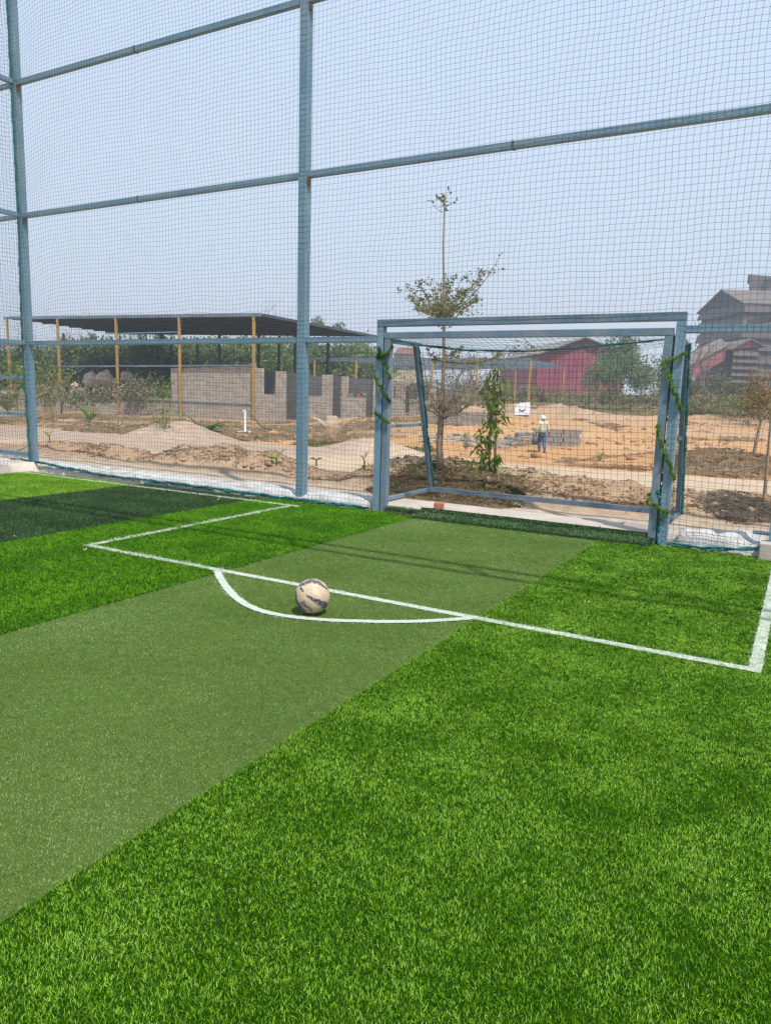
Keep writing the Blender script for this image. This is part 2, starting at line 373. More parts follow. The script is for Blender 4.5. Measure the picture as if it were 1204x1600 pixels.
sheet('dark_turf_stripe', X3, X2, -6, 7.42, 0.0, MB_D)
sheet('bright_turf_stripe', XL, X3, -6, 7.3, 0.0, MB_G)
GS = mesh_np('goal_turf_strip', [(X1, 7.31, 0.004), (X0 + 0.5, 7.31, 0.004), (X0 + 0.5, 7.33, 0.022), (X1, 7.33, 0.022), (X0 + 0.5, 7.5, 0.05), (X1, 7.5, 0.05), (X0 + 0.5, 7.555, 0.10), (X1, 7.555, 0.10)], [(0, 1, 2, 3), (3, 2, 4, 5), (5, 4, 6, 7)], [MB_D]); tag(link('goal_turf_strip', GS), kind='structure')

# white lines: segments (x0, y0, x1, y1, half width)
LW = 0.033
arcpx = [(339, 893), (341, 900), (349, 915), (365, 936), (383, 947), (400, 954), (420, 961), (460, 968.6), (520, 971.6), (579, 973), (640, 974.5), (700, 971), (737, 967)]
_a = np.array([on_z(*q)[:2] for q in arcpx])
def catmull(A, k=6):
    out_ = []
    for i in range(len(A) - 1):
        p0, p1, p2, p3 = A[max(i - 1, 0)], A[i], A[i + 1], A[min(i + 2, len(A) - 1)]
        for j in range(k):
            u = j / k; out_.append(0.5 * (2 * p1 + (p2 - p0) * u + (2 * p0 - 5 * p1 + 4 * p2 - p3) * u * u + (3 * p1 - p0 - 3 * p2 + p3) * u ** 3))
    return out_ + [A[-1]]
for _ in range(2): _a[1:-1] = _a[1:-1] * 0.5 + (_a[:-2] + _a[2:]) * 0.25
arc = catmull(_a)
PX0, PX1, PY = -5.36, -0.115, 4.225
SEG = [(PX0, PY, PX1, PY), (PX0, PY, PX0, GLY), (PX1, PY, PX1, 7.42), (XL, GLY, X1 - 1.45, GLY)] + [(arc[i][0], arc[i][1], arc[i + 1][0], arc[i + 1][1]) for i in range(len(arc) - 1)]
def line_mask(P):
    d = np.full(len(P), 9.0)
    for x0, y0, x1, y1 in SEG:
        a = np.array((x0, y0)); v = np.array((x1 - x0, y1 - y0)); L2 = v @ v
        s_ = np.clip(((P - a) @ v) / L2, 0, 1); d = np.minimum(d, np.linalg.norm(P - a - s_[:, None] * v, axis=1))
    return d
M_LINE = simple('line_fibre', (0.54, 0.575, 0.52), (0.38, 0.44, 0.35), 60, 0.8)
_t = M_LINE.node_tree; _b = _t.nodes['Principled BSDF']; _src = _b.inputs['Base Color'].links[0].from_socket
_c = mixc(_t, ramp(_t, noise(_t, 170, 3, 0.75, pos(_t)), [(0.56, (0, 0, 0)), (0.70, (1, 1, 1))]), _src, (0.16, 0.24, 0.10)); _t.links.new(mixc(_t, ramp(_t, noise(_t, 3.5, 3, 0.6, pos(_t)), [(0.4, (0, 0, 0)), (0.8, (0.5, 0.5, 0.5))]), _c, (0.34, 0.38, 0.28)), _b.inputs['Base Color'])
def strip(pts, hw, z):
    q_ = [np.array(pts[0], float)]
    for i in range(1, len(pts)):
        a, b2 = np.array(pts[i - 1], float), np.array(pts[i], float); k = max(1, int(np.linalg.norm(b2 - a) / 0.02)); q_ += [a + (b2 - a) * j / k for j in range(1, k + 1)]
    pts = q_; V = []; n = len(pts)
    for i in range(n):
        p = np.array(pts[i]); q = np.array(pts[min(i + 1, n - 1)]) - np.array(pts[max(i - 1, 0)]); q = q / np.linalg.norm(q); nn = np.array((-q[1], q[0]))
        h1, h2 = hw + RNG.normal(0, 0.0022), hw + RNG.normal(0, 0.0022); V += [(*(p - nn * h1), z), (*(p + nn * h2), z)]
    return V, [(2 * i, 2 * i + 2, 2 * i + 3, 2 * i + 1) for i in range(n - 1)]
def marking(name, pts, z):
    V, Fs = strip(pts, LW, z); tag(link(name, mesh_np(name, V, Fs, [M_LINE])), kind='structure')
LW *= 0.85; marking('penalty_arc_line', arc, 0.008); LW /= 0.85
marking('penalty_area_line', [(X1, PY), (X0, PY)], 0.004)
marking('penalty_area_line', [(PX0 - LW, PY), (X1, PY)], 0.004); marking('penalty_area_line', [(X0, PY), (PX1 + LW, PY)], 0.004)
marking('penalty_area_line', [(PX0, PY + LW), (PX0, GLY - LW)], 0.004); marking('penalty_area_line', [(PX1, PY + LW), (PX1, 7.42)], 0.004)
marking('goal_line', [(XL, GLY), (X1 - 1.45, GLY)], 0.008)

# grass: clumps of blades set out on points by geometry nodes
LIB = bpy.data.collections.new('clump_library')     # never linked to the scene
def clump(name, nb, rad_, L, w, m, curl=0.9, seed=0, segs=3):
    r = np.random.default_rng(seed); V = []; Fs = []; T = []
    for i in range(nb):
        T += [r.uniform(-0.5, 0.5)] * (2 * (segs + 1)); a = r.uniform(0, 2 * math.pi); q = rad_ * math.sqrt(r.uniform()); x, y = q * math.cos(a), q * math.sin(a)
        d = r.uniform(0, 2 * math.pi); l = L * r.uniform(0.7, 1.15); bend = curl * r.uniform(0.35, 1.25)
        s_ = np.array((math.cos(d + 1.57), math.sin(d + 1.57), 0)) ; f_ = np.array((math.cos(d), math.sin(d), 0)); p = np.array((x, y, 0.0)); th = r.uniform(0.02, 0.38)
        s_ = s_ * math.cos(0.6) + np.array((0, 0, 1)) * 0.0 + f_ * r.uniform(-0.5, 0.5); b0 = len(V)
        for k in range(segs + 1):
            ww = w * (1 - 0.85 * (k / segs) ** 2); V += [tuple(p - s_ * ww / 2), tuple(p + s_ * ww / 2)]
            p = p + (f_ * math.sin(th) + np.array((0, 0, 1)) * math.cos(th)) * l / segs; th += bend / segs * 1.6
        Fs += [(b0 + 2 * k, b0 + 2 * k + 1, b0 + 2 * k + 3, b0 + 2 * k + 2) for k in range(segs)]
    me = mesh_np(name, V, Fs, [m]); ta = me.attributes.new('tone', 'FLOAT', 'POINT'); ta.data.foreach_set('value', np.array(T, np.float32))
    return bpy.data.objects.new(name, me)
def scatter(name, P, Zr, Tilt, Sc, clumps, label=None, cat='grass'):
    col = bpy.data.collections.new(name + '_lib')
    for c_ in clumps: col.objects.link(c_)
    me = bpy.data.meshes.new(name); n = len(P); me.vertices.add(n); me.vertices.foreach_set('co', np.asarray(P, np.float32).ravel())
    rot = np.zeros((n, 3), np.float32); rot[:, 0:2] = Tilt; rot[:, 2] = Zr
    a = me.attributes.new('rot', 'FLOAT_VECTOR', 'POINT'); a.data.foreach_set('vector', rot.ravel())
    a = me.attributes.new('scl', 'FLOAT', 'POINT'); a.data.foreach_set('value', np.asarray(Sc, np.float32))
    o = link(name, me); tag(o, label, cat, kind='stuff')
    ng = bpy.data.node_groups.new(name + '_nodes', 'GeometryNodeTree')
    ng.interface.new_socket('Geometry', in_out='INPUT', socket_type='NodeSocketGeometry'); ng.interface.new_socket('Geometry', in_out='OUTPUT', socket_type='NodeSocketGeometry')
    gi = ng.nodes.new('NodeGroupInput'); go = ng.nodes.new('NodeGroupOutput'); ip = ng.nodes.new('GeometryNodeInstanceOnPoints')
    ci = ng.nodes.new('GeometryNodeCollectionInfo'); ci.inputs['Collection'].default_value = col; ci.inputs['Separate Children'].default_value = True; ci.inputs['Reset Children'].default_value = True
    ip.inputs['Pick Instance'].default_value = True
    r1 = ng.nodes.new('GeometryNodeInputNamedAttribute'); r1.data_type = 'FLOAT_VECTOR'; r1.inputs[0].default_value = 'rot'
    r2 = ng.nodes.new('GeometryNodeInputNamedAttribute'); r2.data_type = 'FLOAT'; r2.inputs[0].default_value = 'scl'
    e2r = ng.nodes.new('FunctionNodeEulerToRotation')
    L = ng.links.new
    L(gi.outputs[0], ip.inputs['Points']); L(ci.outputs[0], ip.inputs['Instance']); L(r1.outputs[0], e2r.inputs[0]); L(e2r.outputs[0], ip.inputs['Rotation'])
    L(r2.outputs[0], ip.inputs['Scale']); L(ip.outputs[0], go.inputs[0])
    md = o.modifiers.new('scatter', 'NODES'); md.node_group = ng
    return o
def rand_pts(x0, x1, y0, y1, dens, jitter_edge=0.006):
    """dens(distance) clumps per m2; thinned away from the camera"""
    dm = dens(0.0); n = int((x1 - x0) * (y1 - y0) * dm)
    g_ = 1 / math.sqrt(dm); ax_, ay_ = np.meshgrid(np.arange(x0 + g_ / 3, x1, g_), np.arange(y0 + g_ / 3, y1, g_), indexing='ij')
    P = np.c_[ax_.ravel(), ay_.ravel()]; n = len(P); P = np.clip(P + RNG.uniform(-0.5, 0.5, (n, 2)) * g_, (x0 + .004, y0), (x1 - .004, y1)); d = np.hypot(P[:, 0], P[:, 1])
    keep = RNG.uniform(size=n) < dens(d) / dm
    P = P[keep]
    # generous cone round the picture
    a = np.arctan2(P[:, 0], P[:, 1]); return P[(a > rad(-78)) & (a < rad(22)) | (np.hypot(P[:, 0], P[:, 1]) < 1.2)]
def lean(P, amp, sc=0.45, seed=3):
    return np.stack([(fbm(P[:, 0], P[:, 1], sc, 3, seed) - 0.5) * 2 * amp, (fbm(P[:, 0], P[:, 1], sc, 3, seed + 9) - 0.5) * 2 * amp], 1) + RNG.normal(0, 0.16, (len(P), 2))
G_BRIGHT = [(0.055, 0.165, 0.001), (0.125, 0.31, 0.002), (0.24, 0.50, 0.012), (0.48, 0.74, 0.12)]
G_SAT = [(0.045, 0.17, 0.001), (0.088, 0.27, 0.001), (0.145, 0.37, 0.003), (0.25, 0.49, 0.02)]
G_DARK = [(0.025, 0.06, 0.02), (0.04, 0.09, 0.03), (0.065, 0.13, 0.045), (0.13, 0.22, 0.09)]
G_OLIVE = [(0.085, 0.155, 0.032), (0.14, 0.235, 0.055), (0.205, 0.315, 0.090), (0.33, 0.44, 0.18)]
GM_B = leafy('bright_blade', G_BRIGHT, 0.35, 0.42, (3.0, 25)); GM_S = leafy('left_blade', G_SAT, 0.35, 0.45, (2.0, 20)); GM_D = leafy('dark_blade', G_DARK, 0.3, 0.5, (2.0, 20)); GM_O = leafy('olive_blade', G_OLIVE, 0.25, 0.9, (1.2, 40), 0.02, (1.1, 1.1, 0.85))
GM_L = leafy('lime_blade', [(0.10, 0.24, 0.005), (0.17, 0.36, 0.012), (0.27, 0.48, 0.03), (0.38, 0.58, 0.07)], 0.35, 0.45, (2.0, 20))
GM_W = leafy('white_blade', [(0.42, 0.47, 0.40), (0.55, 0.60, 0.53), (0.66, 0.70, 0.64)], 0.2, 0.6, (3.0, 30))
def grass_zone(name, x0, x1, y0, y1, dens, L, w, nb, rad_, m, curl, label, white=True, amp=0.42, z=0.0, segs=2, sc=0.28, extra=None):
    P = rand_pts(x0, x1, y0, y1, dens)
    d = line_mask(P) if white else np.full(len(P), 9.0)
    wob = 0.006 * RNG.normal(size=len(P))
    mixg = RNG.uniform(size=len(P)) < (0.15 if L > 0.012 else 0.05)
    for nm, mk, mm, lb in ((name, (d > LW + 0.004 + wob) | mixg, m, label), ('white_line_fibres', (d <= LW + wob) & ~mixg, GM_W, 'white turf fibres forming the painted line across ' + label)):
        Q = P[mk]
        if len(Q) < 4: continue
        dist = np.hypot(Q[:, 0], Q[:, 1]); S_ = (1 + 0.05 * np.clip(dist - 3, 0, 6)) * RNG.uniform(0.8, 1.2, len(Q))
        cl = [clump('blade_clump', nb, rad_ if nm == name else rad_ * 0.7, L, w, mm, curl, seed=(nb * 131 + k * 17 + len(label) * 7), segs=segs) for k in range(6)]
        scatter(nm, np.c_[Q, z(Q) if callable(z) else np.full(len(Q), z)], RNG.uniform(0, 6.28, len(Q)), lean(Q, amp, sc), S_, cl, lb if nm == name else None, None if nm != name else 'grass')
DQ = 1.0
grass_zone('bright_grass', X0, 2.6, 0.35, 7.46, lambda d: DQ * np.clip(6400 - 560 * np.maximum(d - 1.5, 0) * 1.6, 2200, 6400), 0.0125, 0.0018, 12, 0.019, GM_B, 0.85, 'long bright green artificial grass on the right of the goal')
grass_zone('bright_grass', X2, X1, 0.8, 7.46, lambda d: DQ * np.clip(3200 - 220 * d, 1700, 3200), 0.015, 0.0027, 13, 0.023, GM_S, 0.85, 'long saturated green artificial grass left of the olive stripe')
grass_zone('dark_grass', X3, X2, 2.5, 7.40, lambda d: DQ * 1400 + 0 * d, 0.015, 0.0034, 13, 0.030, GM_D, 0.8, 'dark green artificial grass stripe on the far left')
grass_zone('lime_grass', XL, X3, 3.5, 7.30, lambda d: DQ * 1300 + 0 * d, 0.015, 0.0036, 13, 0.032, GM_L, 0.8, 'lime green artificial grass in the far left corner')
grass_zone('olive_pile', X1, X0, 0.6, 7.31, lambda d: DQ * np.clip(4600 - 480 * d, 1500, 4600), 0.0085, 0.0021, 13, 0.021, GM_O, 1.0, 'short olive artificial turf under the ball', amp=0.15, z=0.0, segs=2)
grass_zone('dark_grass', X1, X0 + 0.45, 7.32, 7.56, lambda d: DQ * 1500 + 0 * d, 0.018, 0.0034, 11, 0.022, leafy('goal_strip_blade', [(0.05, 0.105, 0.04), (0.085, 0.165, 0.065), (0.13, 0.22, 0.095), (0.21, 0.31, 0.15)], 0.3, 0.5, (3, 20)), 1.2, 'dark green turf strip laid along the goal mouth', white=False, z=lambda Q: np.interp(Q[:, 1], [7.32, 7.33, 7.5, 7.555], [0.01, 0.022, 0.05, 0.10]))
grass_zone('dark_grass', -4.22, -3.72, 7.44, 7.56, lambda d: 3500 + 0 * d, 0.045, 0.0030, 10, 0.015, GM_D, 0.8, 'dark green turf offcut rolled beside the left goal post', white=False, z=0.03)

# ------------------------------------------------------------------ kerb of concrete with lime-washed top
def kerb(x0, x1, y0, y1, zt, m, name, lump=0.0, res=0.05):
    nxk = max(2, int((x1 - x0) / res)); prof = [(y0, -0.12), (y0, zt * 0.6), (y0 + 0.02, zt)] + [(y0 + (y1 - y0) * k / 9, zt) for k in range(1, 9)] + [(y1 - 0.02, zt), (y1, zt * 0.5), (y1, -0.2)]
    xs_ = np.linspace(x0, x1, nxk); V = []
    for ix, x in enumerate(xs_):
        for (y, z) in prof:
            n_ = float(fbm(x, y, 0.16, 3, 77)) - 0.35; top = 1.0 if z >= zt * 0.59 else 0.0
            V.append((x, y + top * lump * 0.4 * (float(fbm(x, z + 5, 0.3, 2, 80)) - 0.5), (z + top * lump * n_ * (1 if z >= zt else 0.5)) if 0 < ix < len(xs_) - 1 else -0.12))
    k = len(prof); Fs = [(i * k + j, (i + 1) * k + j, (i + 1) * k + j + 1, i * k + j + 1) for i in range(nxk - 1) for j in range(k - 1)]
    me = mesh_np(name, V, [f[::-1] for f in Fs], [m], smooth=True); return link(name, me)
tag(kerb(-14.5, 6.0, 7.56, 8.15, 0.085, M_CONC, 'kerb', 0.012, 0.08), kind='structure')
tag(kerb(-10.9, -4.50, 7.50, 8.02, 0.082, M_LIME, 'lime_plaster', 0.075, 0.04), 'lumpy white lime plaster heaped on the kerb left of the goal', 'plaster')
tag(kerb(-1.02, -0.24, 7.50, 7.95, 0.10, M_LIME, 'lime_plaster', 0.16, 0.03), 'lumpy white lime plaster on the kerb right of the goal', 'plaster')
tag(kerb(-14.5, -10.62, 7.05, 7.9, 0.13, simple('dusty_plaster', (0.60, 0.52, 0.47), (0.45, 0.39, 0.34), 4, 0.9, 0.2), 'lime_plaster', 0.05), 'dusty pinkish plaster bank under the left corner post', 'plaster')

# ------------------------------------------------------------------ nets
def net_mesh(P, r, nrm, keep=None):
    """P: (nu, nv, 3) nodes; threads both ways as three-sided tubes"""
    Vs = []; Fs = []; base = 0; nrm = np.asarray(nrm, float)
    for axis in (0, 1):
        Q = P if axis == 0 else P.transpose(1, 0, 2); K = None if keep is None else (keep if axis == 0 else keep.T)
        tg = np.gradient(Q, axis=0); tg /= np.linalg.norm(tg, axis=2, keepdims=True) + 1e-9
        sd_ = np.cross(tg, nrm); sd_ /= np.linalg.norm(sd_, axis=2, keepdims=True) + 1e-9
        a = np.array([0, 2.094, 4.189]); ring = Q[:, :, None, :] + r * (np.cos(a)[None, None, :, None] * nrm + np.sin(a)[None, None, :, None] * sd_[:, :, None, :])
        nu, nv = Q.shape[:2]; Vs.append(ring.reshape(-1, 3))
        I, J = np.meshgrid(np.arange(nu - 1), np.arange(nv), indexing='ij')
        if K is not None: ok = K[:-1] & K[1:]; I, J = I[ok], J[ok]
        I = I.ravel(); J = J.ravel(); v0 = base + (I * nv + J) * 3; v1 = base + ((I + 1) * nv + J) * 3
        for k in range(3):
            k2 = (k + 1) % 3; Fs.append(np.stack([v0 + k, v0 + k2, v1 + k2, v1 + k], 1))
        base += nu * nv * 3
    V = np.concatenate(Vs); Fa = np.concatenate(Fs)
    used = np.zeros(len(V), bool); used[Fa.ravel()] = True; idx = np.cumsum(used) - 1
    return V[used], idx[Fa]

FY = 7.56; PW = 0.11; CELL = 0.058; TH = 7.5
FXL, FXR = -4.385, -1.135                            # the opening for the goal
XC = -10.83
fence = thing('fence', 'tall blue steel fence hung with dark netting behind the goal line', 'fence', (XC, FY, 0))
def fp(mb, name, m=M_PAINT, bevel=0.0, parent=None):
    o = mb.build(name, m, None, bevel=bevel); par = parent or fence
    o.parent = par; o.matrix_parent_inverse = Matrix.Translation(-Vector(par.location)); return o
def post(x, y, z0, z1, w=PW, par=None):
    b_ = MB(); b_.box((x, y, (z0 + z1) / 2), (w, w, z1 - z0)); return fp(b_, 'post', M_PAINT, 0.006, par)
for x in (XC, -5.50, -0.16, 5.2): post(x, FY, -0.1, TH)
for x in (FXL, FXR):
    b_ = MB(); b_.box((x, FY, 1.02), (0.085, 0.085, 2.24)); fp(b_, 'opening_post', M_PAINT, 0.005)
b_ = MB(); b_.box(((FXL + FXR) / 2, FY, 2.18), (FXR - FXL + 0.085, 0.09, 0.08)); fp(b_, 'opening_top_bar', M_PAINT_D, 0.004)
RW = 0.07
def rail(xa, xb, z, w=RW, m=M_PAINT, dz=0.0):
    b_ = MB(); b_.beam((xa, FY, z), (xb, FY, z + dz), w); fp(b_, 'rail', m, 0.004)
cols = [XC, -5.50, -0.16, 5.2]
for i in range(3):
    a_, c_ = cols[i] + PW / 2, cols[i + 1] - PW / 2
    for z in (3.91, 5.80, 7.46): rail(a_, c_, z)
    if i == 0: rail(a_, c_, 2.0)
    if i == 1: rail(a_, FXL - 0.045, 2.0); rail(FXR + 0.045, c_, 2.06)
    if i == 2: rail(a_, c_, 2.06)
    for z in (3.91, 5.80):
        b_ = MB(); b_.box((cols[i] + PW / 2 + 0.02, FY - 0.02, z - 0.075), (0.035, 0.03, 0.09)); fp(b_, 'bracket', M_RUST)
        b_ = MB(); b_.box((cols[i] + 2.55 + 0.05 * i, FY, z), (0.02, 0.078, 0.078)); fp(b_, 'weld_joint', M_RUST)
for z in (5.80, 3.91, 2.0, 1.46, 0.88, 0.24): rail(-14.6, XC - PW / 2, z, 0.06, M_PAINT)
b_ = MB(); b_.box((-0.19, FY - 0.09, 0.02), (0.17, 0.2, 0.26)); fp(b_, 'concrete_footing', M_CONC, 0.01)
b_ = MB(); b_.box((-0.27, FY + 0.1, 0.20), (0.16, 0.16, 0.012)); fp(b_, 'base_plate', M_PAINT_D)

def disp(U, Vv, ax, az, ay, seed):
    n1 = fbm(U, Vv, 0.55, 3, seed) - 0.5; n2 = fbm(U, Vv, 0.6, 3, seed + 50) - 0.5; n3 = fbm(U, Vv, 0.9, 2, seed + 90)
    return n1 * ax * 2, n2 * az * 2, -n3 * ay
us = np.arange(-14.5, 5.2, CELL); vs_ = np.arange(0.06, TH - 0.02, CELL)
U, Vv = np.meshgrid(us, vs_, indexing='ij')
dx, dz, dy = disp(U, Vv, 0.035, 0.03, 0.05, 101)
# the panel sags from its rails, and is drawn in towards the corner post
rails_z = np.array([0.0, 2.0, 3.91, 5.8, 7.46]); k = np.searchsorted(rails_z, Vv.ravel(), 'right').reshape(Vv.shape)
k = np.clip(k, 1, 4); za, zb = rails_z[k - 1], rails_z[k]; q = np.clip((Vv - za) / (zb - za), 0, 1); sag = q * (1 - q) * 4
dz = dz * np.minimum(1, sag + 0.35) - 0.05 * sag
dz = dz - 0.16 * np.exp(-((U - XC) / 0.55) ** 2) * sag * (np.abs(U - XC) < 3) ; dx = dx * (0.4 + 0.6 * sag) + 0.12 * np.exp(-np.clip(U - XC, 0, 9) / 0.8) * sag * (U > XC)
low = np.clip(1 - Vv / 0.5, 0, 1); dx = dx + low * 0.06 * (fbm(U, Vv, 0.25, 2, 131) - 0.5)
P = np.stack([U + dx, np.full_like(U, FY - PW / 2 - 0.012) + dy * sag * 0.8, Vv + dz], -1)
keep = ~((U > FXL) & (U < FXR) & (Vv < 2.2)) & ~((U < XC) & (Vv < 0.2))
V, Fa = net_mesh(P, 0.00155, (0, -1, 0), keep)
o = link('net', mesh_np('net', V, Fa, [M_NET])); o.parent = fence; o.matrix_parent_inverse = Matrix.Translation(-Vector(fence.location))
# bundled lower edge of the net and the strand tied down the corner post
def wavy(name, pts, r, n, amp, m, par, strands=3, seed=1):
    rr = np.random.default_rng(seed); b_ = MB(); pts = [np.array(p, float) for p in pts]
    L = [0]; 
    for i in range(len(pts) - 1): L.append(L[-1] + np.linalg.norm(pts[i + 1] - pts[i]))
    for s_ in range(strands):
        ph = rr.uniform(0, 6.28, 3); out_ = []
        for k in range(n):
            l = L[-1] * k / (n - 1); i = min(len(L) - 2, max(0, int(np.searchsorted(L, l, 'right')) - 1)); f_ = (l - L[i]) / (L[i + 1] - L[i])
            p = pts[i] * (1 - f_) + pts[i + 1] * f_
            p = p + amp * np.array((math.sin(l * 17 + ph[0]) * 0.5, math.sin(l * 13 + ph[1]) * 0.8, math.sin(l * 9 + ph[2]))) + rr.normal(0, amp * 0.25, 3); out_.append(p)
        b_.tube(out_, [r * rr.uniform(0.6, 1.3) for _ in range(n)], 5)
    o = b_.build(name, m, None, smooth=True)
    if par is not None: o.parent = par; o.matrix_parent_inverse = Matrix.Translation(-Vector(par.location))
    return o
yN = FY - PW / 2 - 0.03
wavy('net_hem', [(XC, yN, 0.16), (-10.3, yN, 0.12), (-9.0, yN, 0.05), (-7.6, yN, 0.055), (-6.4, yN, 0.04), (-5.5, yN, 0.03), (-4.45, yN, 0.03)], 0.011, 260, 0.012, M_TEAL, fence, 4, 3)
wavy('net_hem', [(FXR + 0.06, yN, 0.035), (-0.75, yN, 0.02), (-0.45, yN, 0.06), (-0.2, yN - 0.02, 0.10), (0.8, yN, 0.05), (5, yN, 0.05)], 0.009, 200, 0.012, M_TEAL, fence, 4, 4)
wavy('net_hem', [(-14.5, yN, 0.13), (-12, yN, 0.10), (XC, yN, 0.16)], 0.011, 80, 0.012, M_TEAL, fence, 3, 5)
wavy('net_hem', [(XC + 0.03, yN, 0.15), (XC, yN - 0.02, 2.0), (XC + 0.03, yN, 3.9), (XC + 0.01, yN, 5.8), (XC + 0.02, yN, TH)], 0.011, 200, 0.011, M_TEAL, fence, 3, 6)

# the side fence that comes forward from the corner
side = thing('fence', 'blue steel side fence with netting coming forward from the left corner post', 'fence', (XC, 5.2, 0))
for y in (2.2, -3.1): post(XC, y, -0.1, TH, PW, side)
for z in (2.0, 3.91, 5.80, 7.46):
    b_ = MB(); b_.beam((XC, -3.1, z + 0.004), (XC, FY - PW / 2, z + 0.004), RW - 0.004); fp(b_, 'rail', M_PAINT, 0.004, side)
us = np.arange(-3.0, FY - 0.06, CELL); U2, V2 = np.meshgrid(us, np.arange(0.1, TH - 0.02, CELL), indexing='ij'); dx2, dz2, dy2 = disp(U2, V2, 0.03, 0.03, 0.05, 201)
P2 = np.stack([np.full_like(U2, XC + PW / 2 + 0.012) - dy2, U2 + dx2 * 0.5, V2 + dz2], -1); V, Fa = net_mesh(P2, 0.00155, (1, 0, 0))
o = link('net', mesh_np('net', V, Fa, [M_NET])); o.parent = side; o.matrix_parent_inverse = Matrix.Translation(-Vector(side.location))

# unseen overhead truss, a guess, added to throw two thin shadows on the turf
ohy = 3.05
tr = thing('shadow_truss', 'light steel truss above the pitch, outside the frame, added to cast two thin shadows', 'truss', (-3, ohy, 7))
for z in (6.80, 7.50):
    b_ = MB(); b_.beam((XC, ohy, z), (8.6, ohy, z), 0.05); fp(b_, 'chord', M_PAINT, 0, tr)
for i in range(11):
    x = XC + 0.9 + i * 1.85; b_ = MB(); b_.beam((x, ohy, 6.83), (x, ohy, 7.47), 0.035); fp(b_, 'strut', M_PAINT, 0, tr)
for x in (XC + 0.0, 8.6):
    b_ = MB(); b_.box((x, ohy + 0.085, 3.78), (PW, PW, 7.7)); fp(b_, 'column', M_PAINT, 0, tr)

# ------------------------------------------------------------------ goal
goal = thing('goal', 'blue grey steel football goal with net, standing in the fence opening', 'goal', (-2.76, FY, 0))
GL, GR = -4.285, -1.235; gw = 0.075; YB, YT = 8.92, 8.33
def gpart(mb, name, m=M_PAINT_D, bevel=0.004): return fp(mb, name, m, bevel, goal)
for x in (GL, GR):
    b_ = MB(); b_.box((x, FY - 0.01, 1.0), (gw, gw, 2.02)); gpart(b_, 'goal_post')
b_ = MB(); b_.box(((GL + GR) / 2, FY - 0.012, 2.04), (GR - GL + gw, gw + 0.004, 0.07)); gpart(b_, 'crossbar')
for x in (GL - 0.06, GR + 0.04):
    b_ = MB(); b_.beam((x, YB, 0.11), (x + (0.0), YT, 1.99), 0.05); gpart(b_, 'back_stay')
    b_ = MB(); b_.beam((x, FY + 0.03, 1.99), (x, YT, 1.99), 0.045); gpart(b_, 'top_side_bar')
    b_ = MB(); b_.beam((x, FY + 0.03, 0.125), (x, YB - 0.03, 0.125), 0.045); gpart(b_, 'ground_side_bar')
    b_ = MB(); b_.beam((x, FY + 0.03, 1.0), (x, YB - 0.32, 1.0), 0.035); gpart(b_, 'middle_side_bar')
b_ = MB(); b_.beam((GL - 0.08, YB, 0.125), (GR + 0.06, YB, 0.125), 0.06); gpart(b_, 'ground_back_bar')
def gnet(nu, nv, fn, nrm, seed, amp=0.02):
    a, c_ = np.meshgrid(np.linspace(0, 1, nu), np.linspace(0, 1, nv), indexing='ij'); Pn = fn(a, c_)
    n1 = (fbm(a * 5 + seed, c_ * 5, 1.0, 3, seed) - 0.5) * 2 * amp; n2 = (fbm(a * 5, c_ * 5 + seed, 1.0, 3, seed + 4) - 0.5) * 2 * amp
    Pn = Pn + np.stack([n1, n2 * 0.6, n2], -1); V, Fa = net_mesh(Pn, 0.0019, nrm)
    o = link('goal_net', mesh_np('goal_net', V, Fa, [M_NET])); o.parent = goal; o.matrix_parent_inverse = Matrix.Translation(-Vector(goal.location)); return o
w_ = GR - GL + 0.1
gnet(int(w_ / 0.075), 27, lambda a, c_: np.stack([GL - 0.06 + w_ * a, YB + (YT - YB) * c_ + 0.03, 0.12 + (1.86 - 0.10 * np.sin(a * math.pi)) * c_], -1), (0, 1, 0.2), 11)
gnet(int(w_ / 0.075), 11, lambda a, c_: np.stack([GL - 0.06 + w_ * a, FY + 0.05 + (YT - FY) * c_, 2.02 - c_ * (0.02 + 0.12 * np.sin(a * math.pi))], -1), (0, 0, 1), 12)
for x, sd_ in ((GL - 0.075, 13), (GR + 0.055, 14)):
    gnet(17, 27, lambda a, c_, x=x: np.stack([np.full_like(a, x), FY + 0.05 + (YB - FY - (YB - YT) * c_) * a, 0.12 + 1.88 * c_], -1), (1, 0, 0), sd_)
tn = [on_y(645, 538, 8.36), on_y(720, 547, 8.33), on_y(820, 549, 8.3), on_y(930, 541, 8.3), on_y(1045, 530, 8.3)]
wavy('net_rope', tn, 0.007, 80, 0.006, M_TEALNET, goal, 3, 21)
wavy('net_rope', [(GL - 0.03, FY + 0.1, 2.0), (GL + 0.1, 8.2, 1.98), tn[1]], 0.007, 40, 0.01, M_TEALNET, goal, 4, 22)
wavy('net_rope', [(GL - 0.03, YT + 0.02, 1.98), (GL - 0.03, YB + 0.02, 0.15)], 0.012, 90, 0.012, M_TEAL, goal, 3, 23)
wavy('net_rope', [(GR + 0.07, YT + 0.02, 1.98), (GR + 0.07, YB + 0.03, 0.12)], 0.018, 90, 0.012, M_TEAL, goal, 4, 24)
wavy('net_rope', [(GR + 0.02, FY + 0.05, 1.98), (GR + 0.065, FY + 0.06, 1.2), (GR + 0.045, FY + 0.06, 0.6)], 0.014, 90, 0.012, M_TEAL, goal, 3, 25)
wavy('net_rope', [(GR + 0.03, FY - 0.02, 0.55), (GR + 0.055, FY - 0.02, 0.3), (GR + 0.06, FY - 0.03, 0.02)], 0.014, 50, 0.022, M_TEAL, goal, 4, 26)

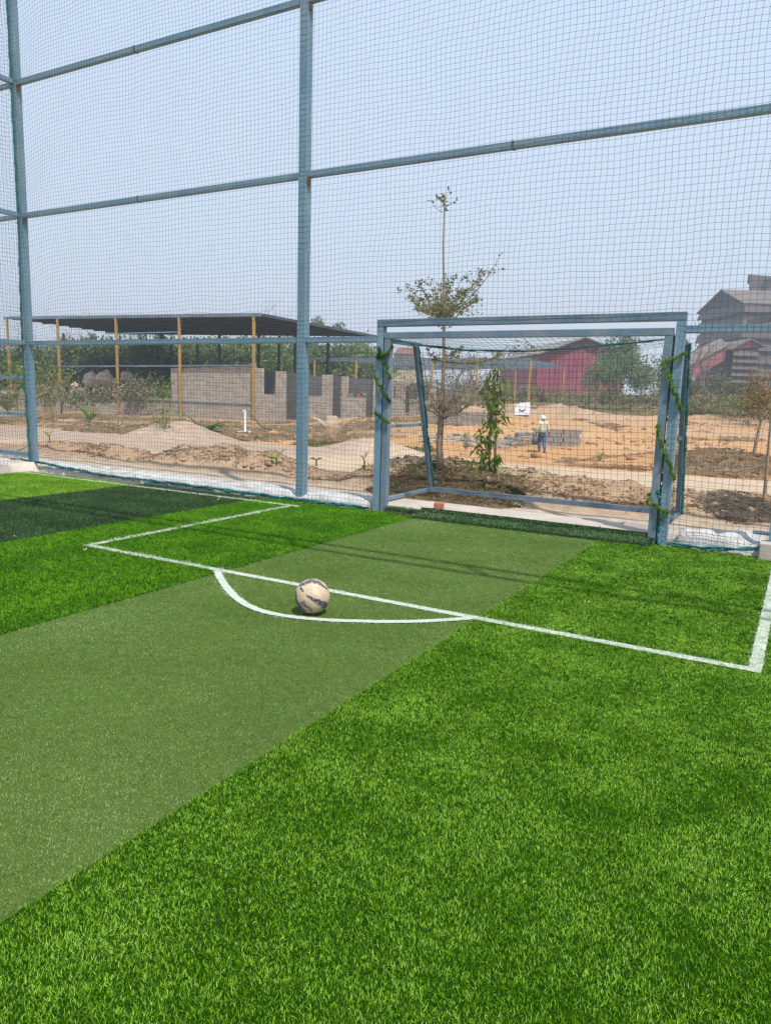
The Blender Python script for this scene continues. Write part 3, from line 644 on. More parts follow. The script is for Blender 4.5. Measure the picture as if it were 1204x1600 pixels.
# green grass garlands wound round both pairs of posts
def leaf_quads(C, D, L, Wd, seed=0, droop=0.0):
    """one kite-shaped leaf per centre; D directions"""
    r = np.random.default_rng(seed); n = len(C); D = D / (np.linalg.norm(D, axis=1, keepdims=True) + 1e-9)
    S_ = np.cross(D, r.normal(size=(n, 3))); S_ /= np.linalg.norm(S_, axis=1, keepdims=True) + 1e-9
    L = np.broadcast_to(L, (n,))[:, None] * r.uniform(0.7, 1.3, (n, 1)); Wd = np.broadcast_to(Wd, (n,))[:, None] * r.uniform(0.8, 1.2, (n, 1))
    tip = C + D * L; tip[:, 2] -= droop * L[:, 0]
    V = np.stack([C, C + D * L * 0.45 + S_ * Wd / 2, tip, C + D * L * 0.45 - S_ * Wd / 2], 1).reshape(-1, 3)
    return V, np.arange(4 * n).reshape(n, 4)
M_GARL = leafy('garland_leaf', [(0.04, 0.10, 0.015), (0.09, 0.19, 0.02), (0.17, 0.30, 0.04), (0.28, 0.42, 0.09)], 0.3, 0.5, (6, 40))
def garland(label, pts, seed):
    C = []; pts = [np.array(p, float) for p in pts]
    for i in range(len(pts) - 1):
        n = max(3, int(np.linalg.norm(pts[i + 1] - pts[i]) * 2600)); f_ = np.linspace(0, 1, n, endpoint=False)[:, None]; C.append(pts[i] * (1 - f_) + pts[i + 1] * f_)
    C = np.concatenate(C); r = np.random.default_rng(seed); s1 = np.arange(len(C)) / 90.0; C = C + np.stack([np.sin(s1 * 1.7 + seed), np.sin(s1 * 2.3), np.sin(s1 * 1.1 + 2)], 1) * 0.008 + r.normal(0, 1, C.shape) * (0.004 + 0.003 * np.sin(s1 * 3.1))[:, None]; D = r.normal(size=C.shape)
    V, Fs = leaf_quads(C, D, 0.024, 0.006, seed)
    o = thing('garland', label, 'garland', tuple(pts[0]), group='garlands wound round the goal posts')
    l_ = link('leaves', mesh_np('leaves', V - pts[0], Fs, [M_GARL]), o); b_ = MB(); b_.tube([p - pts[0] for p in pts], 0.007, 6); b_.build('wire', M_GARL, o)
def fr(px, py, dy=0.0): p = on_y(px, py, FY - 0.075 + dy); return p
def bk(px, py): return on_y(px, py, FY + 0.07)
garland('green grass garland wound round the left pair of goal posts', [fr(613, 541), fr(604, 552), fr(590, 560), fr(592, 544), fr(597, 560), fr(604, 575), fr(609, 590), bk(608, 592), bk(588, 590), fr(587, 592), fr(592, 602), fr(600, 615), fr(608, 626), bk(608, 630), bk(588, 640), fr(587, 645), fr(597, 655), fr(608, 660)], 5)
garland('green grass garland wound round the right pair of goal posts', [fr(1070, 551), fr(1055, 559), fr(1037, 565), fr(1039, 575), fr(1045, 590), fr(1053, 612), fr(1061, 634), bk(1063, 640), bk(1030, 665), fr(1026, 668), fr(1030, 688), fr(1040, 712), fr(1051, 742), bk(1052, 748), bk(1014, 772), fr(1013, 778), fr(1011, 787), fr(1025, 792), fr(1046, 801), fr(1034, 800), fr(1031, 812)], 6)

# ------------------------------------------------------------------ ball
bc = on_z(488, 931.5, 0.116); bc = np.array(bc)
toc = (CC - bc); toc /= np.linalg.norm(toc)
upv = CR @ np.array([0, 1, 0]); upv = upv - toc * (upv @ toc); upv /= np.linalg.norm(upv); rtv = np.cross(upv, toc)
def ball_mat():
    m, t, b = new_mat('worn_ball'); tc = N(t, 'ShaderNodeTexCoord'); sx = N(t, 'ShaderNodeSeparateXYZ'); t.links.new(tc.outputs['Object'], sx.inputs[0])
    R_ = 0.11
    def X(): return math_(t, 'DIVIDE', sx.outputs[0], R_)
    def Z(): return math_(t, 'DIVIDE', sx.outputs[2], R_)
    n1 = noise(t, 55, 5, 0.7, tc.outputs['Object']); n2 = noise(t, 25, 3, 0.6, tc.outputs['Object']); n3 = noise(t, 90, 2, 0.5, tc.outputs['Object'])
    def cap(ax, az, bx, bz, r0, r1):   # soft streak from a to b with widths r0..r1
        dx_, dz_ = bx - ax, bz - az; L2 = dx_ * dx_ + dz_ * dz_
        u = math_(t, 'SUBTRACT', X(), ax); v = math_(t, 'SUBTRACT', Z(), az)
        h = math_(t, 'DIVIDE', math_(t, 'ADD', math_(t, 'MULTIPLY', u, dx_), math_(t, 'MULTIPLY', v, dz_)), L2, True)
        du = math_(t, 'SUBTRACT', u, math_(t, 'MULTIPLY', h, dx_)); dv = math_(t, 'SUBTRACT', v, math_(t, 'MULTIPLY', h, dz_))
        d = math_(t, 'SQRT', math_(t, 'ADD', math_(t, 'MULTIPLY', du, du), math_(t, 'MULTIPLY', dv, dv)))
        rr = math_(t, 'ADD', math_(t, 'MULTIPLY', h, r1 - r0), r0)
        return math_(t, 'SUBTRACT', 1.0, math_(t, 'DIVIDE', d, rr))
    front = math_(t, 'LESS_THAN', sx.outputs[1], 0.03)
    caps = [cap(-.30, .02, .15, -.25, .07, .13), cap(.15, -.25, .68, -.52, .15, .26), cap(-.72, .62, -.1, .86, .09, .13), cap(-.1, .86, .30, .80, .14, .12), cap(.30, .80, .82, .40, .11, .06),
            cap(-.66, .46, -.52, .28, .08, .07), cap(-.97, .25, -.93, -.30, .10, .10), cap(-.93, -.30, -.62, -.68, .13, .10), cap(-.62, -.68, -.35, -.82, .10, .07)]
    s_ = caps[0]
    for c_ in caps[1:]: s_ = math_(t, 'MAXIMUM', s_, c_)
    s_ = math_(t, 'ADD', s_, math_(t, 'MULTIPLY', math_(t, 'SUBTRACT', n1, 0.56), 2.2))
    mask = ramp(t, s_, [(0.02, (0, 0, 0)), (0.12, (1, 1, 1))])
    cream_ = mixc(t, 0.8, ramp(t, n2, [(0.3, (0.47, 0.34, 0.235)), (0.7, (0.61, 0.46, 0.33))]), ramp(t, n1, [(0.35, (0.8, 0.78, 0.74)), (0.6, (1.05, 1.05, 1.05))]), 'MULTIPLY')
    prt = ramp(t, n3, [(0.40, (0.02, 0.025, 0.05)), (0.49, (0.045, 0.08, 0.16)), (0.56, (0.14, 0.06, 0.06)), (0.66, (0.36, 0.29, 0.25))])
    c = mixc(t, math_(t, 'MULTIPLY', mask, front), cream_, prt)
    vo = N(t, 'ShaderNodeTexVoronoi', feature='DISTANCE_TO_EDGE'); vo.inputs['Scale'].default_value = 13; t.links.new(tc.outputs['Object'], vo.inputs['Vector'])
    seam = ramp(t, vo.outputs['Distance'], [(0.0, (0.8, 0.8, 0.8)), (0.02, (1, 1, 1))]); c = mixc(t, 0.6, c, seam, 'MULTIPLY')
    t.links.new(c, b.inputs['Base Color']); b.inputs['Roughness'].default_value = 0.62
    bump(t, b, math_(t, 'ADD', ramp(t, vo.outputs['Distance'], [(0.0, (0, 0, 0)), (0.03, (1, 1, 1))]), math_(t, 'MULTIPLY', n1, 0.25)), 0.25, 0.002); return m
bm = bmesh.new(); bmesh.ops.create_uvsphere(bm, u_segments=64, v_segments=40, radius=0.11); me = bpy.data.meshes.new('football'); bm.to_mesh(me); bm.free()
me.polygons.foreach_set('use_smooth', [True] * len(me.polygons)); me.materials.append(ball_mat())
ball = link('football', me); tag(ball, 'scuffed cream football with navy and red print resting on the penalty line', 'ball')
ball.matrix_world = Matrix([[rtv[i], -toc[i], upv[i], bc[i]] for i in range(3)] + [[0, 0, 0, 1]])
cu = bpy.data.curves.new('lettering', 'FONT'); cu.body = 'Storm'; cu.size = 0.036; cu.shear = 0.25; cu.offset = 0.0010; cu.resolution_u = 3
to = bpy.data.objects.new('lettering', cu); COL.objects.link(to); bpy.context.view_layer.update()
mt = bpy.data.meshes.new_from_object(to.evaluated_get(bpy.context.evaluated_depsgraph_get())); bpy.data.objects.remove(to)
bmt = bmesh.new(); bmt.from_mesh(mt); bmesh.ops.triangulate(bmt, faces=bmt.faces); bmesh.ops.subdivide_edges(bmt, edges=bmt.edges, cuts=1, use_grid_fill=True); bmt.to_mesh(mt); bmt.free()
ang = rad(-42); ca_, sa_ = math.cos(ang), math.sin(ang)
for v in mt.vertices:
    x, y = v.co.x, v.co.y - 0.012; u = -0.068 + x * ca_ - y * sa_; w2 = -0.030 + x * sa_ + y * ca_
    d_ = math.hypot(u, w2); s_ = math.sin(min(1.5, math.asin(min(0.99, d_ / 0.11)))) if d_ else 0
    R_ = 0.1104; yy = -math.sqrt(max(1e-6, R_ * R_ - min(u * u + w2 * w2, R_ * R_ * 0.98))); v.co = (u, yy, w2)
mt.materials.append(simple('print_black', (0.05, 0.045, 0.06), (0.09, 0.07, 0.08), 200, 0.6)); link('lettering', mt, ball)

# brick on the kerb, dead leaves on the turf
def brick_mesh(m): b_ = MB(); b_.box((0, 0, 0), (0.11, 0.10, 0.07)); return b_.mesh('brick', m, False, 0.006)
o = link('brick', brick_mesh(M_BRICK), None, (-3.60, 7.62, 0.128), (0, 0, 0.3)); tag(o, 'broken orange brick lying on the kerb inside the goal', 'brick')
b_ = MB(); 
M_DRY = simple('dry_leaf', (0.50, 0.36, 0.20), (0.62, 0.50, 0.32), 30, 0.8)
for i, (px, py, lb) in enumerate(((478, 873, 'small dry leaf on the olive turf beyond the ball'), (671, 811, 'curled orange leaf at the foot of the dark turf strip'), (24, 839, 'dry leaf on the dark green turf at the far left'), (133, 860, 'dry leaf beside the left corner of the penalty area'), (341, 781, 'pale leaf on the dark turf near the goal line'), (916, 942, 'dry leaf on the bright turf right of the olive stripe'), (894, 825, 'tiny pale leaf on the dark strip in the goal mouth'))):
    p = on_z(px, py, 0.012); r = random.Random(i); V = []; n = 5; a0 = r.uniform(0, 6.28)
    for k in range(n):
        s_ = k / (n - 1); ww = 0.012 * math.sin(math.pi * (0.08 + 0.86 * s_)); q = (s_ - 0.5) * 0.034; ww *= 0.65; V += [(q, -ww, 0.004 + 0.03 * (s_ - 0.4) ** 2), (q, 0, 0.10 * (s_ - 0.5) ** 2), (q, ww, 0.006 + 0.02 * (s_ - 0.4) ** 2)]
    Fs = [(3 * k + j, 3 * k + 3 + j, 3 * k + 4 + j, 3 * k + 1 + j) for k in range(n - 1) for j in (0, 1)]
    o = link('dry_leaf', mesh_np('dry_leaf', V, Fs, [M_DRY], True), None, tuple(p), (0, 0, a0)); tag(o, lb, 'leaf')

# ================================================================== beyond the fence
FW = np.array((CR[0][2], CR[1][2])) * -1; FW = FW / np.linalg.norm(FW)        # ground direction the photo looks in
RT = np.array((FW[1], -FW[0]))
YAW = math.atan2(RT[1], RT[0])
def sub(o, root):
    o.parent = root; o.matrix_parent_inverse = root.matrix_world.inverted() if False else Matrix.Translation(-Vector(root.location)); return o
def P3(p): return tuple(float(k) for k in p)

# ---- long open shed on yellow posts
YS = 44.0; GZS = -1.15
shed = thing('open_shed', 'long open shed with a dark sheet roof on yellow posts above block walls', 'shed', (-51, YS, GZS))
A_, B_, C_, D_ = [np.array(k) for k in ((-66.3, YS, 7.22), (-35.7, YS, 6.76), (-35.2, 60, 6.42), (-69.0, 60, 7.05))]
nr, nc = 6, 420; V = []
for i in range(nr):
    for j in range(nc):
        u = j / (nc - 1); v = i / (nr - 1); p = (A_ * (1 - u) + B_ * u) * (1 - v) + (D_ * (1 - u) + C_ * u) * v
        V.append((p[0], p[1], p[2] + 0.07 + 0.035 * (1 if (j % 4) < 2 else -1)))
Fs = [(i * nc + j, i * nc + j + 1, (i + 1) * nc + j + 1, (i + 1) * nc + j) for i in range(nr - 1) for j in range(nc - 1)]
sub(link('roof', mesh_np('roof', V, Fs, [M_ROOF])), shed)
b_ = MB()
for k in range(9):
    v = (k + 0.5) / 9; b_.beam(A_ * (1 - v) + D_ * v + (0, 0, -0.02), B_ * (1 - v) + C_ * v + (0, 0, -0.02), 0.07, 0.12)
sub(b_.build('purlins', M_DARKPOST), shed)
b_ = MB(); b_.beam(A_ + (0, -0.08, 0.0), B_ + (0, -0.08, 0.0), 0.06, 0.26); sub(b_.build('fascia', M_FASCIA), shed)
b_ = MB(); b_.beam(B_ + (0.09, 0, -0.02), C_ + (0.09, 0, -0.02), 0.06, 0.2); sub(b_.build('fascia', M_ROOF), shed)
posts_x = [on_y(px, 560, YS)[0] for px in (15, 93, 183.5, 281.5, 397)]
for x in posts_x:
    u = (x - A_[0]) / (B_[0] - A_[0]); zt = A_[2] * (1 - u) + B_[2] * u - 0.13
    b_ = MB(); b_.box((x, YS - 0.03, (zt + GZS) / 2), (0.17, 0.17, zt - GZS)); sub(b_.build('yellow_post', M_YEL), shed)
for px, yy in ((101, 53), (183, 53), (253, 52), (268, 60), (309, 60), (343, 53), (404, 53), (436, 60), (461, 60), (512, 60), (618, 60)):
    x = on_y(px, 560, yy)[0]; x = min(x, -34.9)
    if px in (461, 512, 618): x = on_y(px, 560, yy)[0]
    if x > -34.8: continue
    b_ = MB(); b_.box((x, yy, 2.7), (0.2, 0.2, 7.8)); sub(b_.build('dark_post', M_DARKPOST), shed)
b_ = MB(); b_.beam(on_y(78, 572.5, YS + 0.05), on_y(396, 571, YS + 0.05), 0.10, 0.12); sub(b_.build('rail', M_FASCIA), shed)
b_ = MB(); b_.beam(on_y(165, 521.5, YS + 0.2), on_y(280, 518.5, YS + 0.2), 0.08, 0.09); sub(b_.build('rail', M_PAINT), shed)
for q1, q2, yy in (((60, 536), (440, 568), 56), ((90, 575), (400, 592), 56)):
    b_ = MB(); b_.beam(on_y(*q1, yy), on_y(*q2, yy), 0.05); sub(b_.build('tie_rod', M_DARKPOST), shed)
xl, xm, xr = -74.0, on_y(265, 600, YS)[0], on_y(397, 600, YS)[0]
b_ = MB(); b_.prism([(xl, YS + 0.15, -2), (xr, YS + 0.15, -2), (xr, YS + 0.15, 0.25), (xl, YS + 0.15, 0.25)], (0, 0.2, 0)); sub(b_.build('low_wall', M_BLOCK), shed)
b_ = MB(); b_.prism([(xm, YS + 0.17, 0.25), (xr, YS + 0.17, 0.25), (xr, YS + 0.17, 3.0), (xm, YS + 0.17, 2.84)], (0, 0.2, 0)); sub(b_.build('high_wall', M_BLOCK), shed)
b_ = MB(); b_.beam((posts_x[1], YS + 0.15, 0.335), (xr, YS + 0.15, 0.285), 0.16, 0.17); sub(b_.build('coping', simple('pale_coping', (0.36, 0.36, 0.36), (0.25, 0.25, 0.25), 2, 0.8)), shed)
b_ = MB(); b_.box((on_y(391, 569, YS)[0], YS + 0.3, 3.15), (0.42, 0.2, 0.3)); sub(b_.build('loose_block', M_BLK), shed)

# ---- unfinished block building, roofless, right of the shed
bb = thing('unfinished_building', 'roofless grey block building with window and door gaps beside the open shed', 'building', (-30, YS, -1))
def wx(px): return float(on_y(px, 600, YS)[0])
def wz(py, px): return float(on_y(px, py, YS)[2])
def wall_seg(p0, p1, pt, name='wall', m=M_BLOCK, y=YS, th=0.22):
    x0, x1 = float(on_y(p0, 600, y)[0]), float(on_y(p1, 600, y)[0]); zt = float(on_y((p0 + p1) / 2, pt, y)[2]); b_ = MB(); b_.box(((x0 + x1) / 2, y + th / 2, (zt - 2.2) / 2), (x1 - x0, th, zt + 2.2)); sub(b_.build(name, m), bb)
for p0, p1, pt in ((398.5, 410, 575.5), (430, 445, 580), (466, 476, 583), (503, 517.5, 585.5), (533, 542, 588), (583, 592, 590), (608, 614.5, 594), (618, 632, 596), (652, 658, 600), (670, 680, 607)):
    wall_seg(p0, p1, pt, 'pier')
for p0, p1, pt in ((410, 430, 616), (476, 503, 619), (542, 570, 621), (592, 608, 621.5), (614.5, 618, 623), (640, 652, 624), (658, 670, 625)):
    wall_seg(p0, p1, pt, 'sill_wall')
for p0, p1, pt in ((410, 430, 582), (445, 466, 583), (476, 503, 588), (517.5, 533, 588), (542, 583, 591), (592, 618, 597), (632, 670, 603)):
    wall_seg(p0 - 6, p1 + 6, pt, 'inner_wall', M_BLOCK_SHADE, YS + 4.2)
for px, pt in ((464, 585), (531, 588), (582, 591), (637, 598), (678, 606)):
    x = wx(px); zt = wz(pt, px); b_ = MB(); b_.prism([(x, YS + 0.23, -2), (x, YS + 4.0, -2), (x, YS + 4.0, zt - 0.15), (x, YS + 0.23, zt)], (0.22, 0, 0)); sub(b_.build('cross_wall', M_BLOCK_SHADE), bb)
for px, py in ((546, 617), (567, 616), (562, 617.5)):
    b_ = MB(); b_.box((wx(px), YS + 0.1, wz(py, px) + 0.0), (0.4, 0.18, 0.2)); sub(b_.build('loose_block', M_BRICK if py == 617.5 else M_BLK), bb)

# ---- blue purlin frame on yellow posts behind
fr_ = thing('frame_shed', 'roofless blue steel roof frame on thin yellow posts beyond the block building', 'shed', P3(at(700, 600, 85)))
fa, fb, fc, fd = at(829, 561, 76), at(881, 574, 97), at(430, 560, 92), at(476, 580, 116)
for k in range(8):
    v = k / 7; b_ = MB(); b_.beam(fc * (1 - v) + fd * v, fa * (1 - v) + fb * v, 0.14, 0.16); sub(b_.build('purlin', M_PAINT_D), fr_)
for k in range(7):
    u = k / 6; b_ = MB(); b_.beam(fc * (1 - u) + fa * u - (0, 0, 0.15), fd * (1 - u) + fb * u - (0, 0, 0.15), 0.14, 0.16); sub(b_.build('rafter', M_PAINT_D), fr_)
for u, v in ((1, 0), (0.82, 0), (0.66, 0), (0.5, 0), (0.36, 0), (0.18, 0), (0.0, 0), (1, 1), (0.84, 1), (0.68, 1), (0.5, 1), (0.34, 1), (0.2, 1)):
    p = (fc * (1 - u) + fa * u) * (1 - v) + (fd * (1 - u) + fb * u) * v; g_ = -1.2; b_ = MB(); b_.box((p[0], p[1], (p[2] - 0.2 + g_) / 2), (0.17, 0.17, p[2] - 0.2 - g_)); sub(b_.build('yellow_post', M_YEL), fr_)

# ---- red shed and the factory on the right
M_RED = simple('red_sheet', (0.34, 0.065, 0.10), (0.26, 0.055, 0.08), 0.25, 0.6, vscale=(1, 1, 0.15)); M_PINKROOF = simple('dusty_roof', (0.26, 0.20, 0.17), (0.20, 0.16, 0.145), 0.2, 0.8)
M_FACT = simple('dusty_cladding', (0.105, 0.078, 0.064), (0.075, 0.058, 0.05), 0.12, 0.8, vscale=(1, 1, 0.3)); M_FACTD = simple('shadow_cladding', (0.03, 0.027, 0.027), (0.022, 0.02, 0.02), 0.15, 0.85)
M_FROOF = simple('factory_roof', (0.155, 0.12, 0.10), (0.115, 0.092, 0.08), 0.15, 0.85)
def quad(mb, pts, t=0.25, nrm=None):
    P = [Vector(P3(p)) for p in pts]; n = (P[1] - P[0]).cross(P[2] - P[0]).normalized() if nrm is None else Vector(nrm)
    mb.prism(P, n * t)
def hd(px, py, dep): return at(px, py, dep)
rs = thing('red_shed', 'dark red gabled sheet metal shed with a dusty roof in the distance', 'shed', P3(at(905, 600, 130)))
d0 = 130; gl_, ga, gr_ = hd(843, 553, d0), hd(912, 529, d0), hd(972, 552, d0); bl_, br_ = gl_.copy(), gr_.copy(); bl_[2] = br_[2] = gz(*gl_[:2]) - 2
bk_ = np.array([*(FW * 25 - RT * 3.0), 0])
b_ = MB(); b_.prism([P3(k) for k in (bl_, br_, gr_, ga, gl_)], P3(bk_ * 0.005)); sub(b_.build('gable_wall', M_RED), rs)
b_ = MB(); quad(b_, (bl_, gl_, gl_ + bk_, bl_ + bk_)); sub(b_.build('side_wall', M_RED), rs)
of = np.array([*(FW * -1.2), 0]); e1 = (gl_ - ga) * 0.08
b_ = MB(); quad(b_, (ga + of, ga + bk_, gl_ + e1 + bk_, gl_ + e1 + of), 0.2); quad(b_, (ga + of, gr_ - (ga - gr_) * 0.08 + of, gr_ - (ga - gr_) * 0.08 + bk_, ga + bk_), 0.2); sub(b_.build('roof', M_PINKROOF), rs)
for i in range(18):   # standing ribs of the gable sheet
    u = (i + 0.5) / 18; p = bl_ * (1 - u) + br_ * u; zt = gl_[2] + (ga[2] - gl_[2]) * (1 - abs(u - 0.535) / (0.535 if u < 0.535 else 0.465)); b_ = MB(); b_.box((p[0], p[1], (p[2] + zt) / 2), (0.10, 0.10, zt - p[2] - 0.3)); sub(b_.build('rib', M_RED), rs)

fx = thing('factory', 'tall grey brown factory with stepped louvred walls and a gable roof at the right edge', 'factory', P3(at(1170, 620, 185)))
R0, L0 = hd(1165, 473, 180), hd(1096, 487, 201); dirB = np.array([*RT, 0]); LB = 42.0
GB = 1.0; ap = hd(1131.5, 459, 190)
top = L0[2]; R0[2] = top; ap2 = (R0 + L0) / 2; ap2[2] = top + 4.2
far_ = dirB * LB
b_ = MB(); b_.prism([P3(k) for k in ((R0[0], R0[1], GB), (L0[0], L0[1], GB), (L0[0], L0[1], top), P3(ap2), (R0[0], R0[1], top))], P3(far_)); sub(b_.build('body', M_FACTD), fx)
wA = (L0 - R0); wA[2] = 0; wAn = wA / np.linalg.norm(wA); nA = -dirB; nB = -np.array([*FW, 0]) 
nB = np.cross(dirB, (0, 0, 1.0)); nB = nB if nB @ np.array([*FW, 0]) < 0 else -nB
nlv = 8; Hh = (top - GB) / nlv
for k in range(nlv):
    z1 = top - k * Hh - 0.1; z0 = z1 - Hh * 0.98; o_ = 1.5
    for nm, P0, dr, nn, ln in (('louvre', R0, wAn, nA, np.linalg.norm(wA)), ('louvre', R0, dirB, nB, LB)):
        a0 = np.array((P0[0], P0[1], 0)) - dr * 0.6; a1 = a0 + dr * (ln + 1.0)
        b_ = MB(); t0, t1 = nn * 0.25, nn * o_
        b_.prism([P3(a0 + t0 + (0, 0, z1)), P3(a0 + t1 * .7 + (0, 0, z0 + 0.75)), P3(a0 + t1 * 0.6 + (0, 0, z0 + 0.65)), P3(a0 + t0 * .2 + (0, 0, z1 - 0.35))], P3(a1 - a0)); sub(b_.build(nm, M_FACT), fx)
rr_ = (ap2 - R0) * 1.1
b_ = MB(); ro = -dirB * 1.0
quad(b_, (R0 + ro - (ap2 - R0) * 0.06 + (0, 0, 0.1), ap2 + ro + (0, 0, 0.25), ap2 + far_ + (0, 0, 0.25), R0 + far_ - (ap2 - R0) * 0.12 + (0, 0, 0.1)), 0.3)
quad(b_, (L0 + ro - (ap2 - L0) * 0.10 + (0, 0, 0.1), L0 + far_ - (ap2 - L0) * 0.10 + (0, 0, 0.1), ap2 + far_ + (0, 0, 0.25), ap2 + ro + (0, 0, 0.25)), 0.3)
sub(b_.build('roof', M_FROOF), fx)
t0 = hd(1171, 431.5, 200); TBK = (t0 - CC) * (14 / 200); TBK[2] = 0; tw = thing('factory_tower', 'brown metal factory tower with a small dark window rising behind the louvred factory', 'tower', P3((t0[0], t0[1], 1)))
b_ = MB(); tb = t0.copy(); tb[2] = 1; b_.prism([P3(tb), P3(tb + np.array([*(RT * 22), 0])), P3(t0 + np.array([*(RT * 22), -1.0])), P3(t0)], P3(TBK)); sub(b_.build('wall', simple('tower_cladding', (0.11, 0.082, 0.078), (0.085, 0.066, 0.062), 0.1, 0.8)), tw)
b_ = MB(); quad(b_, (t0 + (0, 0, 0.1) - np.array([*(RT * 0.6), 0]), t0 + np.array([*(RT * 22), -0.9]), t0 + TBK + np.array([*(RT * 22), -0.9]), t0 + TBK + np.array([*(-RT * 0.6), 0.1])), 0.35); sub(b_.build('roof', M_FROOF), tw)
q = hd(1197.5, 442, 199.6); b_ = MB(); b_.box(P3(q), (1.5, 0.3, 1.9), Matrix.Rotation(YAW, 3, 'Z')); wdw = sub(b_.build('window', simple('dark_glass', (0.02, 0.025, 0.035), (0.03, 0.035, 0.045), 1, 0.2)), tw)
b_ = MB(); 
for sx_ in (-0.75, 0, 0.75): b_.box(P3(q + np.array([*(RT * sx_ - FW * 0.25), 0])), (0.12, 0.12, 2.0), Matrix.Rotation(YAW, 3, 'Z'))
for sz_ in (-0.95, 0, 0.95): b_.box(P3(q + np.array([*(-FW * 0.25), sz_])), (1.6, 0.12, 0.12), Matrix.Rotation(YAW, 3, 'Z'))
sub(b_.build('window_frame', M_FACTD), tw)
# lean-to gallery with a red gable in front of the factory
ga_ = thing('factory_annex', 'low banded annex with a small red gable and a sloping covered gallery before the factory', 'annex', P3(at(1160, 600, 150)))
d1 = 150; l1, a1_, r1 = hd(1143, 546, d1), hd(1168, 531, d1), hd(1184, 541, d1); g1 = 1.5
back1 = np.array([*(FW * 16), 0])
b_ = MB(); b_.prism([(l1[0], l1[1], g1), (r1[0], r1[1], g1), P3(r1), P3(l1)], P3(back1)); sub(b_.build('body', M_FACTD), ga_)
b_ = MB(); b_.prism([P3(l1 - 0.3 * np.array([*FW, 0])), P3(r1 - 0.3 * np.array([*FW, 0])), P3(a1_ - 0.3 * np.array([*FW, 0]))], P3(back1 * 0.02)); sub(b_.build('gable', simple('bright_red_sheet', (0.42, 0.08, 0.12), (0.36, 0.07, 0.10), 0.4, 0.6)), ga_)
b_ = MB(); quad(b_, (a1_ + (0, 0, .2) - 1.2 * np.array([*FW, 0]), l1 + (0, 0, .0) - 1.2 * np.array([*FW, 0]) - np.array([*RT, 0]) * 0.8, l1 - np.array([*RT, 0]) * 0.8 + back1, a1_ + (0, 0, .2) + back1), 0.25); quad(b_, (a1_ + (0, 0, .2) - 1.2 * np.array([*FW, 0]), a1_ + (0, 0, .2) + back1, r1 + np.array([*RT, 0]) + back1, r1 + np.array([*RT, 0]) - 1.2 * np.array([*FW, 0])), 0.25); sub(b_.build('roof', M_FROOF), ga_)
for k in range(5):
    z1 = l1[2] - 0.2 - k * 1.35; b_ = MB(); c0 = np.array((l1[0], l1[1], 0)) - 0.3 * np.array([*FW, 0]); c1 = np.array((r1[0], r1[1], 0)) - 0.3 * np.array([*FW, 0])
    b_.prism([P3(c0 + (0, 0, z1)), P3(c0 + (0, 0, z1 - 1.0)) if False else P3(c0 - 0.7 * np.array([*FW, 0]) + (0, 0, z1 - 1.05)), P3(c0 - 0.6 * np.array([*FW, 0]) + (0, 0, z1 - 1.15)), P3(c0 + (0, 0, z1 - 0.25))], P3(c1 - c0)); sub(b_.build('louvre', M_FACT), ga_)
s0, s1_ = hd(1136, 541, 152), hd(1072, 574, 128); s0b, s1b = s0 - (0, 0, 2.6), s1_ - (0, 0, 2.6)
b_ = MB(); bkk = np.array([*(FW * 4), 0]); b_.prism([P3(s1b), P3(s0b), P3(s0), P3(s1_)], P3(bkk)); sub(b_.build('gallery_side', simple('faded_red_sheet', (0.36, 0.09, 0.11), (0.29, 0.08, 0.09), 0.4, 0.7)), ga_)
b_ = MB(); quad(b_, (s1_ + (0, 0, .1) - 0.15 * bkk, s0 + (0, 0, .1) - 0.15 * bkk, s0 + bkk + (0, 0, 1.7), s1_ + bkk + (0, 0, 1.7)), 0.2); sub(b_.build('gallery_roof', M_FROOF), ga_)
cv = thing('conveyor', 'inclined covered conveyor meeting the factory wall at the right edge', 'conveyor', P3(at(1190, 500, 172)))
b_ = MB(); b_.beam(hd(1172, 504.5, 176), hd(1225, 492, 168), 2.4, 1.2); sub(b_.build('gallery', M_FACT), cv)
# pale house far off between the posts
hs = thing('far_house', 'small pale house with a dusty red roof seen under the crossbar at left', 'house', P3(at(633, 560, 170)))
q0, q1, qa = hd(615, 553, 170), hd(652, 553, 170), hd(634, 543, 170); b_ = MB(); b_.prism([(q0[0], q0[1], 0), (q1[0], q1[1], 0), P3(q1), P3(q0)], P3(np.array([*(FW * 8), 0]))); sub(b_.build('wall', simple('cream_wall', (0.55, 0.47, 0.33), (0.45, 0.38, 0.27), 0.5, 0.9)), hs)
b_ = MB(); b_.prism([P3(q0 - np.array([*(FW * .6), 0])), P3(q1 - np.array([*(FW * .6), 0])), P3(hd(647, 543, 170)), P3(hd(622, 543, 170))], P3(np.array([*(FW * 9), 0]))); sub(b_.build('roof', simple('tile_roof', (0.26, 0.13, 0.11), (0.2, 0.11, 0.1), 0.5, 0.9)), hs)

